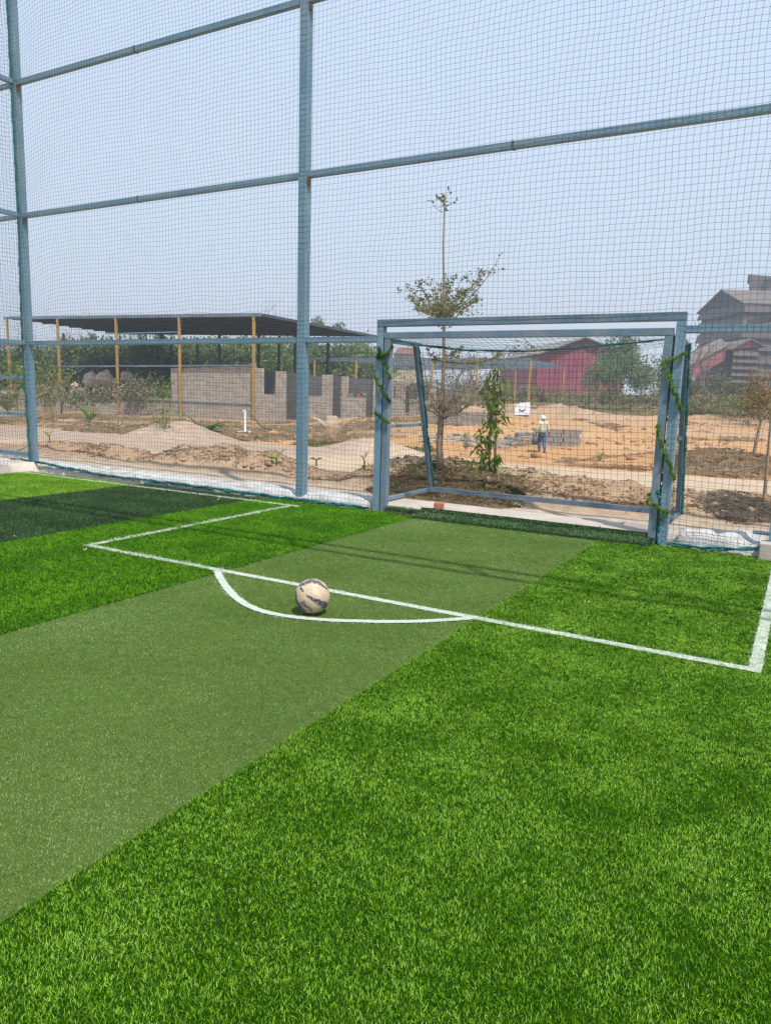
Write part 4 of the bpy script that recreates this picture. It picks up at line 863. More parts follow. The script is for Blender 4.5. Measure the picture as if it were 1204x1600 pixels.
# ------------------------------------------------------------------ plants
L_TREE = leafy('treebelt_leaf', [(0.07, 0.11, 0.04), (0.115, 0.165, 0.06), (0.16, 0.215, 0.08), (0.22, 0.27, 0.11)], 0.25, 0.6, (0.25, 1.5))
L_DUSTY = leafy('dusty_leaf', [(0.10, 0.105, 0.055), (0.15, 0.15, 0.08), (0.21, 0.20, 0.115), (0.28, 0.25, 0.15)], 0.25, 0.7, (0.3, 2.0))
L_LIME = leafy('lime_leaf', [(0.06, 0.11, 0.015), (0.11, 0.17, 0.025), (0.18, 0.24, 0.04), (0.26, 0.30, 0.07)], 0.3, 0.6, (0.6, 3.0))
L_SAP = leafy('sapling_leaf', [(0.06, 0.09, 0.03), (0.10, 0.13, 0.045), (0.15, 0.175, 0.07), (0.21, 0.22, 0.10)], 0.3, 0.6, (1.2, 8.0))
L_SAPD = leafy('dry_sapling_leaf', [(0.13, 0.13, 0.065), (0.19, 0.18, 0.10), (0.26, 0.23, 0.14), (0.33, 0.28, 0.18)], 0.25, 0.7, (1.2, 8.0))
L_MANGO = leafy('drooping_leaf', [(0.08, 0.13, 0.02), (0.15, 0.22, 0.035), (0.26, 0.33, 0.07), (0.42, 0.46, 0.16)], 0.35, 0.45, (2, 12))
L_BROWN = leafy('brown_leaf', [(0.14, 0.09, 0.045), (0.20, 0.13, 0.06), (0.28, 0.18, 0.08), (0.36, 0.23, 0.10)], 0.2, 0.8, (1, 8))
L_STRAW = leafy('straw', [(0.38, 0.29, 0.20), (0.50, 0.40, 0.29), (0.62, 0.51, 0.38), (0.70, 0.60, 0.47)], 0.4, 0.8, (0.6, 6), 0.2, (1.05, 0.98, 0.9))
L_SGREEN = leafy('scrub_green', [(0.11, 0.12, 0.045), (0.17, 0.17, 0.065), (0.24, 0.22, 0.10), (0.31, 0.27, 0.14)], 0.25, 0.7, (0.6, 6))
L_MSG = leafy('mound_grass', [(0.20, 0.225, 0.10), (0.33, 0.33, 0.17), (0.46, 0.42, 0.26), (0.58, 0.51, 0.36)], 0.45, 0.8, (1.5, 8), 0.2, (1.05, 1.0, 0.85))
L_PALM = leafy('palm_leaf', [(0.06, 0.11, 0.03), (0.10, 0.16, 0.045), (0.15, 0.20, 0.06), (0.24, 0.25, 0.09)], 0.3, 0.5, (1, 8))
M_DEAD = simple('dead_wood', (0.26, 0.20, 0.17), (0.17, 0.13, 0.11), 3, 0.9)

def crown_mesh(name, rx, ry, rz, nblob, nleaf, leaf, m, seed, flat=0.0, fill=0.55):
    r = np.random.default_rng(seed); Cs = []
    d = r.normal(size=(nblob, 3)); d /= np.linalg.norm(d, axis=1, keepdims=True); d[:, 2] = np.abs(d[:, 2]) * 1.2 - 0.35
    bl = d * np.array((rx, ry, rz)) * r.uniform(0.35, 0.9, (nblob, 1)); br = np.array((rx, ry, rz)) * r.uniform(0.20, 0.42, (nblob, 1))
    w = r.integers(0, nblob, nleaf); q = r.normal(size=(nleaf, 3)); q /= np.linalg.norm(q, axis=1, keepdims=True); q *= r.uniform(fill, 1.08, (nleaf, 1))
    C = bl[w] + q * br[w]; D = q + r.normal(0, 0.7, q.shape); D[:, 2] += 0.1
    V, Fs = leaf_quads(C, D, leaf, leaf * 0.62, seed); return mesh_np(name, V, Fs, [m])
def branchy(mb, p, d, L, r, depth, rnd, tips, gnarl=0.35, nkids=3, up=0.1, taper=0.6):
    pts = [Vector(p)]; dd = Vector(d).normalized(); n = 5
    for k in range(n):
        dd = (dd + Vector((rnd.gauss(0, gnarl), rnd.gauss(0, gnarl), rnd.gauss(0, gnarl) + up)) * 0.25).normalized(); pts.append(pts[-1] + dd * L / n)
    mb.tube(pts, [r * (1 - 0.55 * k / n) for k in range(n + 1)], 5 if depth > 1 else 4, False)
    if depth <= 0: tips.append((pts[-1], dd)); return
    for k in range(nkids):
        i = rnd.randint(2, n); q = pts[i]; nd = (dd + Vector((rnd.gauss(0, 0.75), rnd.gauss(0, 0.75), rnd.gauss(0.1, 0.45)))).normalized()
        branchy(mb, q, nd, L * rnd.uniform(0.5, 0.75), r * taper * 0.62, depth - 1, rnd, tips, gnarl, nkids, up, taper)
    tips.append((pts[-1], dd))
def tree(px, py_top, dep, width, m, label, group=None, seed=0, name='tree', leaf=0.42, nleaf=1500, nblob=16, crown_low=0.2, bark=M_BARK):
    g = at(px, 620, dep); x, y = float(g[0]), float(g[1]); z = gz(x, y) - 0.1; H = float(at(px, py_top, dep)[2]) - z
    o = thing(name, label, 'tree', (x, y, z), 0, group); rnd = random.Random(seed)
    b_ = MB(); tips = []; b_.tube([(0, 0, 0), (0.05, 0.02, H * 0.25), (0, 0, H * 0.55)], [H * 0.028, H * 0.022, H * 0.014], 7)
    for k in range(6): branchy(b_, (0, 0, H * (0.25 + 0.06 * k)), (math.cos(k * 1.1), math.sin(k * 1.1), 0.6), width * 0.42, H * 0.010, 1, rnd, tips, 0.3, 2)
    b_.build('trunk', bark, o)
    hz = H * (1 - crown_low) / 2; c_ = link('crown', crown_mesh('crown', width / 2, width / 2, hz, nblob, nleaf, leaf, m, seed), o); c_.location = (0, 0, H * crown_low + hz * 0.98)
    return o
BELT_L = ['dense green tree at the far left edge behind the corner post', 'dense green tree just left of the corner post', 'dense green tree between the corner post and the second yellow post', 'dense green tree beside the first dark inner post',
    'dense green tree midway between the second and third yellow posts', 'dense green tree directly behind the third yellow post', 'dense green tree just right of the third yellow post', 'dense green tree behind the paired dark inner posts',
    'dense green tree behind the fourth yellow post above the high wall', 'dense green tree above the left half of the high wall', 'dense green tree above the right half of the high wall', 'dense green tree behind the rightmost yellow shed post',
    'dense green tree just left of the middle fence post', 'dense green tree hidden behind the middle fence post', 'dense green tree just right of the middle fence post', 'dense green tree under the low end of the shed roof', 'dense green tree just left of the goal frame']
k = 0; GBELT = 'trees in the green belt behind the open shed'
for px, top, dep, w in ((-12, 540, 84, 9), (28, 535, 80, 9), (66, 533, 86, 9), (105, 528, 90, 10), (142, 526, 84, 9), (175, 524, 88, 10), (212, 516, 92, 11), (250, 517, 84, 10), (292, 520, 90, 10), (330, 524, 84, 9), (365, 524, 90, 10), (402, 520, 86, 10), (436, 520, 92, 10), (470, 515, 96, 10), (505, 522, 96, 10), (540, 519, 98, 10), (572, 532, 104, 9)):
    tree(px, top, dep, w, L_TREE, BELT_L[k], GBELT, 30 + k, nleaf=5200, leaf=0.42, crown_low=0.0, nblob=40); k += 1
for px, top, dep, w, lb in ((497, 497, 112, 3.2, 'treetop peeping over the shed roof right of the middle post'), (524, 502, 112, 3.0, 'second treetop peeping over the shed roof right of the middle post')):
    tree(px, top, dep, w * 1.2, L_TREE, lb, None, 60 + k, nleaf=350, leaf=0.3, nblob=5, crown_low=0.75); k += 1
tree(968, 517, 118, 8.5, L_TREE, 'tall dark round tree in front of the red shed at its right', None, 71, nleaf=6500, leaf=0.40, nblob=40, crown_low=0.0)
tree(935, 556, 112, 6.5, L_TREE, 'lower dark tree touching the red shed wall', None, 72, nleaf=1500, leaf=0.4, crown_low=0.0)
tree(1000, 556, 112, 6.0, L_TREE, 'bushy tree filling the gap below the tall dark tree', None, 73, nleaf=1500, leaf=0.4, crown_low=0.0)
tree(1027, 547, 120, 4.8, L_TREE, 'feathery dark green tree just left of the right goal post', None, 74, nleaf=900, leaf=0.36, crown_low=0.05)
tree(1112, 580, 92, 8, L_DUSTY, 'dusty green bush before the factory annex', None, 75, 'bush', leaf=0.32, nleaf=1400, crown_low=0.0)
tree(1150, 592, 90, 7, L_DUSTY, 'dusty green bush below the factory annex louvres', None, 76, 'bush', leaf=0.32, nleaf=1200, crown_low=0.0)
tree(1082, 590, 80, 5, L_DUSTY, 'dusty bush right behind the goal back stay', None, 77, 'bush', leaf=0.3, nleaf=900, crown_low=0.0)
SCRUB_L = ['dusty bush %s' % q for q in ('seen just right of the leafy sapling top', 'behind the white signboard', 'behind the worker in the plum shirt', 'beside the rightmost yellow frame post', 'below the middle of the red shed wall', 'below the right part of the red shed wall',
    'at the foot of the lower dark tree', 'at the foot of the tall dark round tree', 'below the feathery tree near the right goal post', 'hidden behind the right goal post', 'just right of the goal back stay', 'of lime green at the right edge behind the spindly tree',
    'of lime green left of the spindly tree at the right edge', 'behind the leafy sapling', 'behind the right side of the tall sapling crown', 'behind the left side of the tall sapling crown', 'in front of the factory annex gallery', 'in front of the factory annex louvres')]
k = 0
for px, top, dep, w, mm in ((780, 592, 105, 7, L_DUSTY), (812, 600, 110, 8, L_DUSTY), (842, 603, 102, 6, L_SGREEN), (870, 604, 108, 8, L_SGREEN), (900, 604, 100, 7, L_DUSTY), (930, 603, 96, 8, L_DUSTY), (952, 600, 92, 5, L_SGREEN), (985, 604, 96, 8, L_DUSTY), (1015, 603, 92, 8, L_DUSTY), (1045, 607, 88, 7, L_SGREEN), (1072, 612, 84, 6, L_SGREEN), (1190, 602, 74, 7, L_LIME), (1172, 612, 70, 5, L_LIME), (740, 590, 110, 8, L_DUSTY), (705, 585, 115, 9, L_DUSTY), (668, 585, 118, 9, L_DUSTY), (1100, 612, 78, 7, L_SGREEN), (1135, 612, 76, 7, L_SGREEN)):
    tree(px, top, dep, w, mm, SCRUB_L[k], 'scrub bushes in the rough belt', 90 + k, 'bush', leaf=0.28, nleaf=750, nblob=12, crown_low=0.0); k += 1
# dry scrub behind the low wall, lime creeper at left
for i, (px, top, dep, w, mm, lb) in enumerate(((70, 556, 62, 6.5, L_LIME, 'yellow green creeper bush beside the left corner post'), (25, 553, 62, 5.5, L_LIME, 'yellow green creeper bush at the left edge'), (95, 590, 58, 5, L_DUSTY, 'dry grey bush behind the low wall right of the first yellow post'), (145, 594, 58, 5, L_DUSTY, 'dry grey bush behind the low wall under the rocks'), (200, 588, 60, 5, L_DUSTY, 'dry grey bush behind the low wall by the third yellow post'), (232, 577, 62, 5, L_DUSTY, 'dry grey bush against the high block wall'), (45, 596, 56, 6, L_DUSTY, 'dry grey bush behind the low wall at far left'))):
    tree(px, top, dep, w, mm, lb, None, 130 + i, 'bush', leaf=0.25, nleaf=600, nblob=12, crown_low=0.0)

def bare_tree(px, py_base, py_top, dep, label, seed, spread=0.5, leafm=None, nl=4, H=None, m=M_DEAD, leaf=0.12, r0=0.02, depthn=3, group=None):
    g = at(px, py_base, dep); x, y = float(g[0]), float(g[1]); z = gz(x, y) - 0.05; H = float(at(px, py_top, dep)[2]) - z
    o = thing('bare_tree', label, 'tree', (x, y, z), 0, group); rnd = random.Random(seed); b_ = MB(); tips = []
    b_.tube([(0, 0, 0), (0.02 * H, 0, H * 0.22), (0, 0.01 * H, H * 0.5)], [H * r0, H * r0 * 0.8, H * r0 * 0.6], 6)
    for k in range(7):
        a = rnd.uniform(0, 6.28); branchy(b_, (0, 0, H * (0.18 + 0.05 * k)), (math.cos(a) * spread, math.sin(a) * spread, 0.9), H * 0.38, H * r0 * 0.45, depthn - 1, rnd, tips, 0.4, 3)
    b_.build('branches', m, o)
    if leafm:
        r = np.random.default_rng(seed); C = np.array([t_[0] for t_ in tips]); C = np.repeat(C, nl, 0) + r.normal(0, H * 0.03, (len(C) * nl, 3)); V, Fs = leaf_quads(C, r.normal(size=C.shape), leaf, leaf * 0.5, seed); link('leaves', mesh_np('leaves', V, Fs, [leafm]), o)
    return o
M_PINKW = simple('pinkish_twigs', (0.33, 0.25, 0.24), (0.24, 0.18, 0.17), 2, 0.9)
bare_tree(78, 600, 490, 100, 'leafless pinkish tree above the shed roof at left', 5, 0.8, L_BROWN, 3, m=M_PINKW, leaf=0.2)
bare_tree(130, 600, 497, 96, 'leafless pinkish tree under the shed roof beside the first dark post', 6, 0.8, L_BROWN, 3, m=M_PINKW, leaf=0.2)
bare_tree(50, 600, 503, 92, 'leafless pinkish tree just right of the left corner post', 7, 0.8, L_BROWN, 3, m=M_PINKW, leaf=0.2)
bare_tree(402, 560, 478, 118, 'small pink flowering treetop over the corner of the shed roof', 8, 0.5, leafy('pink_bloom', [(0.30, 0.10, 0.10), (0.38, 0.16, 0.15), (0.42, 0.22, 0.2)], 0.2, 0.8), 4, m=M_PINKW, leaf=0.2)
bare_tree(1075, 625, 507, 96, 'tall bare brown tree just right of the goal', 9, 0.5, L_BROWN, 2, leaf=0.14)
bare_tree(1095, 630, 540, 84, 'smaller bare brown tree right of the goal', 10, 0.5, L_BROWN, 2, leaf=0.12)
bare_tree(915, 605, 546, 98, 'thin leafless sapling in front of the red shed', 11, 0.3, None, r0=0.008)
bare_tree(740, 600, 548, 100, 'bare twiggy tree seen behind the sapling crown', 12, 0.8, L_DUSTY, 3, leaf=0.2)
bare_tree(712, 600, 545, 110, 'bare grey tree beyond the blue roof frame', 13, 0.8, L_DUSTY, 3, leaf=0.2)

# ---- tall tiered sapling behind the goal
def limb(mb, a, b, r0, r1, rnd, sagk=0.08, n=6):
    a, b = Vector(P3(a)), Vector(P3(b)); L = (b - a).length; pts = []
    for k in range(n + 1):
        t_ = k / n; p = a.lerp(b, t_); p.z -= sagk * L * math.sin(math.pi * t_) ; p += Vector((rnd.gauss(0, 0.012), rnd.gauss(0, 0.012), rnd.gauss(0, 0.012))) * L * (1 if 0 < k < n else 0); pts.append(p)
    mb.tube(pts, [r0 + (r1 - r0) * k / n for k in range(n + 1)], 5, False); return pts
sy = 13.45; sb = np.array(drop(688, 741)); sy = sb[1]
sap = thing('sapling_tree', 'slender tall sapling with tiered branches standing behind the goal', 'tree', P3(sb))
sr = random.Random(3)
def sp(px, py, dy=0.0): p = on_y(px, py, sy); v = p + (p - CC) / (p[1]) * dy; return v
tp = [sp(688, 742), sp(686, 700), sp(689, 650), sp(692, 600), sp(693, 545), sp(693, 500), sp(693, 440), sp(692, 380), sp(694, 325), sp(695, 305)]
b_ = MB(); b_.tube(tp, [0.062, 0.055, 0.048, 0.030, 0.026, 0.024, 0.017, 0.013, 0.009, 0.005], 8); tk = b_.build('trunk', M_BARKP, None, True); sub(tk, sap)
def tier(tips, base_py, nm, m, leafsize, nl, rtw, seed, side=3, density=1.0):
    rnd = random.Random(seed); r = np.random.default_rng(seed); bb_ = MB(); C = []; D = []
    for (px, py, dy) in tips:
        a = sp(691, base_py + rnd.uniform(-12, 12)); e = sp(px, py, dy); pts = limb(bb_, a, e, rtw, rtw * 0.25, rnd, 0.10)
        for t_ in range(1, len(pts)):
            for s_ in range(side):
                q = pts[t_].lerp(pts[t_ - 1], rnd.random()); Lt = (Vector(P3(e)) - Vector(P3(a))).length * rnd.uniform(0.10, 0.26)
                dv = Vector((rnd.gauss(0, 1), rnd.gauss(0, 1), rnd.gauss(0.25, 0.45))).normalized(); q2 = q + dv * Lt
                limb(bb_, q, q2, rtw * 0.25, rtw * 0.1, rnd, 0.03, 3)
                for c_ in range(int(nl * density * (0.3 + 0.9 * t_ / len(pts)))):
                    C.append(q.lerp(q2, rnd.uniform(0.2, 1.08)) + Vector((rnd.gauss(0, .02), rnd.gauss(0, .02), rnd.gauss(0, .015)))); D.append((rnd.gauss(0, 1), rnd.gauss(0, 1), rnd.gauss(0.3, 0.6)))
    sub(bb_.build('branches', M_BARKP), sap); V, Fs = leaf_quads(np.array(C), np.array(D), leafsize, leafsize * 0.5, seed); sub(link(nm, mesh_np(nm, V, Fs, [m])), sap)
tier([(634, 449, .3), (636, 461, -.5), (650, 470, .6), (652, 436, -.3), (672, 442, .8), (776, 409, -.2), (762, 418, .2), (752, 464, .3), (735, 470, -.7), (700, 432, .5), (718, 440, -.6), (728, 452, .9), (668, 478, -.8), (712, 478, 1.0), (690, 436, -.9), (742, 440, .1), (680, 455, 1.0)], 490, 'leaves', L_SAP, 0.052, 9, 0.013, 21)
tier([(608, 556, .2), (604, 580, -.6), (622, 548, .8), (640, 556, -1.0), (655, 545, .4), (668, 560, 1.2), (700, 545, -.8), (715, 552, .9), (733, 562, -.3), (756, 556, .4), (775, 566, -.9), (800, 546, .1), (829, 535, -.1), (815, 549, .5), (745, 590, 1.1), (625, 590, .9), (612, 610, -.9), (760, 600, -.6), (660, 585, -1.2), (728, 610, .6)], 645, 'leaves', L_SAPD, 0.036, 6, 0.009, 22, side=3)
tier([(806, 543, .1), (829, 535, -.1), (790, 552, .3), (720, 545, 0), (668, 548, .2)], 560, 'leaves', L_SAP, 0.045, 9, 0.010, 24)
tier([(672, 311, .05), (683, 308, -.1), (704, 298, .05), (712, 312, .1), (697, 300, -.1), (690, 312, .1), (695, 330, 0)], 322, 'leaves', L_SAP, 0.07, 2, 0.005, 23, side=1)
C = []; 
for i in range(70): t_ = sr.random(); C.append(sp(693.5, 325 + 120 * t_) + np.array([sr.gauss(0, .035), sr.gauss(0, .035), 0]))
V, Fs = leaf_quads(np.array(C), np.random.default_rng(2).normal(size=(70, 3)), 0.05, 0.025, 2); sub(link('leaves', mesh_np('leaves', V, Fs, [L_SAP])), sap)

# ---- drooping-leaf sapling
mb0 = np.array(drop(765, 738)); mg = thing('sapling_tree', 'young sapling clothed in long drooping yellow green leaves right of the tall sapling', 'tree', P3(mb0)); my = mb0[1]
b_ = MB(); b_.tube([P3(on_y(*q, my)) for q in ((765, 739), (763, 700), (768, 650), (770, 610), (776, 578))], [.022, .02, .017, .012, .006], 6); b_.tube([P3(on_y(*q, my) + np.array((0, .06, 0))) for q in ((770, 739), (772, 690), (771, 640), (766, 600))], [.022, .018, .015, .01], 6); sub(b_.build('trunk', M_BARKP, None, True), mg)
r = np.random.default_rng(8); C = []; D = []
cl = [(776, 578, 4), (768, 592, 9), (782, 603, 9), (762, 610, 9), (780, 615, 10), (772, 625, 12), (763, 632, 11), (783, 640, 8), (772, 650, 11), (762, 655, 10), (776, 664, 8), (765, 672, 9), (757, 682, 10), (768, 690, 9), (752, 700, 9), (762, 708, 9), (757, 718, 8), (774, 722, 4), (778, 712, 3)]
for px, py, sd_ in cl:
    c0 = on_y(px, py, my)
    for k in range(16): 
        a = r.uniform(0, 6.28); C.append(c0 + r.normal(0, sd_ * 0.0065, 3)); D.append((math.cos(a) * 0.7, math.sin(a) * 0.7, r.uniform(-1.2, 0.1)))
V, Fs = leaf_quads(np.array(C), np.array(D), 0.15, 0.042, 8, 0.25); sub(link('leaves', mesh_np('leaves', V, Fs, [L_MANGO])), mg)

# ---- thin trees at the right edge
for (pb, pts, crown, nl, lm, lb, sc, ls) in (((1193, 783), [(1193, 783), (1196, 745), (1199, 705), (1203, 660), (1212, 610)], [(1204, 640), (1212, 600), (1190, 655), (1220, 640)], 25, L_BROWN, 'thin brown stem of a young tree at the right edge', 0.03, 0.05),
        ((1176, 713), [(1176, 713), (1183, 680), (1188, 655), (1192, 635)], [(1165, 610), (1180, 590), (1195, 600), (1200, 620), (1185, 630), (1160, 630), (1200, 580), (1172, 575), (1190, 612)], 130, L_BROWN, 'spindly tree with orange brown leaves near the right edge', 0.06, 0.09)):
    b0 = np.array(drop(*pb)); y0 = b0[1]; o = thing('young_tree', lb, 'tree', P3(b0)); b_ = MB(); P = [P3(on_y(*q, y0)) for q in pts]; b_.tube(P, [sc * (1 - 0.15 * i) for i in range(len(P))], 6)
    rnd = random.Random(4); C = []
    for q in crown:
        e = on_y(*q, y0) + np.array((0, rnd.uniform(-.6, .6), 0)); lp = limb(b_, P[-1] if rnd.random() < .6 else P[-2], e, sc * 0.35, sc * 0.1, rnd)
        for k in range(nl): C.append(np.array(lp[rnd.randint(2, len(lp) - 1)]) + np.random.default_rng(k + int(q[0])).normal(0, 0.22 * (sc / 0.06), 3))
    sub(b_.build('trunk', M_BARKP), o); V, Fs = leaf_quads(np.array(C), np.random.default_rng(1).normal(size=(len(C), 3)), ls, ls * 0.5, 5); sub(link('leaves', mesh_np('leaves', V, Fs, [lm])), o)

# ---- young palms, banana shoots, thin shrubs
def palm(px, py, H, nf, label, seed, m=L_PALM, spread=0.9, yaw=0, dep=None):
    b0 = np.array(drop(px, py))
    if dep: b0 = at(px, py, dep); b0[2] = gz(b0[0], b0[1])
    o = thing('young_palm', label, 'palm', P3(b0)); rnd = random.Random(seed)
    for f_ in range(nf):
        a = yaw + f_ * 2.4 + rnd.uniform(-.3, .3); L = H * rnd.uniform(0.85, 1.25); el = rnd.uniform(0.75, 1.35); pts = []; p = Vector((0, 0, 0.02)); e = el
        for k in range(9): pts.append(p.copy()); p = p + Vector((math.cos(a) * math.cos(e) * spread, math.sin(a) * math.cos(e) * spread, math.sin(e))) * L / 8; e -= 0.11 + 0.05 * spread
        mb_ = MB(); mb_.tube(pts, [0.02 * (1 - k / 10) for k in range(9)], 4, False); s_ = Vector((-math.sin(a), math.cos(a), 0))
        for k in range(2, 9):
            for h_ in (0, 0.5):
                q = pts[k - 1].lerp(pts[k], h_); tl = (pts[k] - pts[k - 1]).normalized()
                for sg in (-1, 1):
                    dv = (s_ * sg * 0.8 + tl * 0.9 + Vector((0, 0, 0.1))).normalized() * L * 0.30 * math.sin(0.5 + 2.3 * k / 9); w_ = tl * 0.03
                    mb_.add([q - w_, q + w_, q + dv * 0.55 + w_ * 0.9 + Vector((0, 0, -0.01)), q + dv - Vector((0, 0, 0.05))], [(0, 1, 2, 3)])
        mb_.build('frond', L_STRAW if (seed == 31 and f_ == 2) or (seed == 33) else m, o)
palm(318, 672, 1.5, 9, 'young palm with one dried orange frond beside the grey sand heap', 31, dep=26)
palm(141, 660, 1.5, 5, 'young palm standing before the low wall right of the corner post', 32)
palm(522, 676, 1.5, 5, 'half dried young palm right of the middle post', 33, dep=30)
palm(12, 645, 2.2, 6, 'young palm at the far left edge', 34)
palm(607, 645, 1.2, 5, 'small dusty palm tuft near the block building', 35)
def banana(px, py, leaves, label):
    b0 = np.array(drop(px, py)); o = thing('banana_shoot', label, 'plant', P3(b0)); mb_ = MB(); mb_.tube([(0, 0, -0.03), (0, 0, 0.14)], [0.018, 0.012], 6); mb_.build('stem', L_LIME, o)
    for a, el, L, W_ in leaves:
        mb_ = MB(); V = []; p = Vector((0, 0, 0.12)); d0 = Vector(P3(np.array([*(RT * math.cos(a)), 0]))); e = el; s_ = Vector(P3(np.array([*FW, 0.25]))).normalized()
        for k in range(8):
            ww = W_ * math.sin(math.pi * min(0.98, 0.06 + k / 7.3)); V += [p - s_ * ww, p + Vector((0, 0, -0.006)), p + s_ * ww + Vector((0, 0, ww * 0.5))]; p = p + (d0 * math.cos(e) * (1 if math.cos(a) >= 0 else 1) + Vector((0, 0, math.sin(e)))) * L / 7; e -= 0.10
        mb_.add(V, [(3 * k + j, 3 * k + 3 + j, 3 * k + 4 + j, 3 * k + 1 + j) for k in range(7) for j in (0, 1)]); mb_.build('leaf', L_LIME, o, True)
banana(432, 727, [(0.2, 1.05, 0.26, 0.05), (3.0, 0.5, 0.2, 0.045), (2.8, 0.2, 0.12, 0.03)], 'banana shoot with two broad leaves on the soil ridge left of the middle post')
banana(569, 733, [(0.3, 1.5, 0.17, 0.05), (2.6, 1.2, 0.12, 0.04)], 'small banana shoot on the soil ridge near the left goal post')
banana(78, 692, [(0.6, 1.2, 0.28, 0.05), (2.4, .9, 0.2, 0.05)], 'broad leaved shoot on the pale road near the corner post')
banana(494, 728, [(0.3, .5, 0.14, 0.04), (2.9, .5, 0.15, 0.04), (1.2, 1.2, .1, .03)], 'small herb on the soil ridge just right of the middle post')
def stalk(px, py, py_top, w, n, m, label, seed, ls=0.09):
    b0 = np.array(drop(px, py)); dep = float(-(CR[:, 2] @ (b0 - CC))); H = float(at(px, py_top, dep)[2] - b0[2]); o = thing('thin_shrub', label, 'shrub', P3(b0)); r = np.random.default_rng(seed)
    mb_ = MB()
    for k in range(4): mb_.tube([(0, 0, 0), (r.normal(0, w * .3), r.normal(0, w * .3), H * .5), (r.normal(0, w * .5), r.normal(0, w * .5), H * r.uniform(.75, 1))], [0.014, 0.01, 0.005], 4, False)
    mb_.build('stems', M_BARKP, o); C = np.c_[r.normal(0, w * .5, (n, 2)), r.uniform(0.1, 1, n) * H]; V, Fs = leaf_quads(C, r.normal(size=(n, 3)), ls, ls * .5, seed); link('leaves', mesh_np('leaves', V, Fs, [m]), o)
stalk(82, 665, 612, 0.22, 160, L_LIME, 'slender leafy shrub right of the left corner post', 41)
stalk(257, 672, 590, 0.30, 260, L_LIME, 'slender yellow green shrub in front of the high wall edge', 42)
stalk(185, 676, 600, 0.28, 160, L_STRAW, 'dry slender shrub in front of the low wall below the third yellow post', 43)
stalk(727, 703, 676, 0.14, 60, L_LIME, 'small green weed on the earth beside the tall sapling', 44, 0.12)
stalk(936, 727, 708, 0.12, 60, L_LIME, 'small green weed at the road edge seen through the goal net', 45, 0.07)
stalk(665, 706, 690, 0.35, 90, L_LIME, 'low green weed left of the tall sapling trunk', 46, 0.10)

# ---- dry grass and scrub that nobody could count
def tufts(name, P, L, w, m, label, cat='dry grass', seed=0, per=7):
    r = np.random.default_rng(seed); P = np.repeat(P, per, 0) + r.normal(0, 0.07, (len(P) * per, 2)); n = len(P); L = np.repeat(L, per) * r.uniform(0.5, 1.25, n)
    z = terrain(P[:, 0], P[:, 1]) - 0.01; a = r.uniform(0, 6.28, n); ln = r.uniform(0.6, 2.1, n); B = np.c_[P, z]
    sd_ = np.c_[-np.sin(a), np.cos(a), np.zeros(n)] * w[0] if False else np.c_[-np.sin(a), np.cos(a), np.zeros(n)] * w
    mid = B + np.c_[np.cos(a) * ln * 0.25, np.sin(a) * ln * 0.25, np.ones(n) * 0.42] * L[:, None]; tip = B + np.c_[np.cos(a) * ln, np.sin(a) * ln, 0.85 - 0.36 * ln] * L[:, None]
    V = np.stack([B - sd_, B + sd_, mid + sd_ * .8, tip, mid - sd_ * .8], 1).reshape(-1, 3); Fs = np.arange(5 * n).reshape(n, 5)
    tag(link(name, mesh_np(name, V, Fs, [m])), label, cat, kind='stuff')
r = np.random.default_rng(50)
def region(n, x0, x1, y0, y1, thr, sc, seed, cond=None):
    Q = r.uniform((x0, y0), (x1, y1), (n, 2)); f_ = fbm(Q[:, 0], Q[:, 1], sc, 3, seed); k_ = f_ > thr
    if cond is not None: k_ &= cond(Q)
    return Q[k_]
ridge_c = lambda Q: np.abs(Q[:, 1] - (10.75 + 0.25 * np.sin(Q[:, 0] * 0.45) + 0.03 * (Q[:, 0] + 8))) < 0.75
Q = region(2000, -13, 1, 9.8, 12.0, 0.46, 1.2, 61, ridge_c); tufts('dry_grass', Q, np.full(len(Q), 0.07), 0.004, L_STRAW, 'dry straw and roots lying on the dug soil ridge', seed=1)
def disc(n, cx, cy, rx, ry): 
    a = r.uniform(0, 6.28, n); q = np.sqrt(r.uniform(size=n)); return np.c_[cx + rx * q * np.cos(a), cy + ry * q * np.sin(a)]
gm = [drop(640, 762), drop(685, 762), drop(728, 764), drop(770, 770)]
Q = np.concatenate([disc(150, p[0], p[1], 0.45, 0.6) for p in gm]); tufts('green_grass', Q, np.full(len(Q), 0.10), 0.0028, L_MSG, 'green and straw grass on the mound at the foot of the sapling', 'grass', 2)
Q = np.concatenate([disc(90, p[0], p[1], 0.5, 0.6) for p in gm]); tufts('dry_grass', Q, np.full(len(Q), 0.13), 0.003, L_STRAW, 'dry stalks mixed into the grass mound at the foot of the sapling', seed=12)
bp = drop(1150, 790); Q = disc(200, bp[0], bp[1], 0.40, 0.5); tufts('dry_twigs', Q, np.full(len(Q), 0.11), 0.0028, leafy('grey_twig', [(0.40, 0.34, 0.28), (0.55, 0.48, 0.41), (0.66, 0.59, 0.52)], 0.3, 0.9, None, 0.2, (1, 1, 1)), 'heap of dry grey twigs on the soil ridge at the right', 'twigs', 3)
bp = drop(1130, 728); Q = disc(240, bp[0], bp[1], 1.4, 1.5); tufts('dry_grass', Q, np.full(len(Q), 0.30), 0.006, L_STRAW, 'heap of dry straw coloured scrub beyond the road at right', seed=4)
Q = region(2600, -7, 4, 21, 35, 0.56, 2.2, 63); tufts('dry_grass', Q, np.full(len(Q), 0.14), 0.006, L_STRAW, 'dry scrub along the far side of the road', seed=5, per=6)
Q = region(3300, -46, -18, 19, 41, 0.46, 2.2, 64); tufts('dry_grass', Q, np.full(len(Q), 0.24), 0.009, L_STRAW, 'tall dry grass between the road and the low wall', seed=6, per=8)
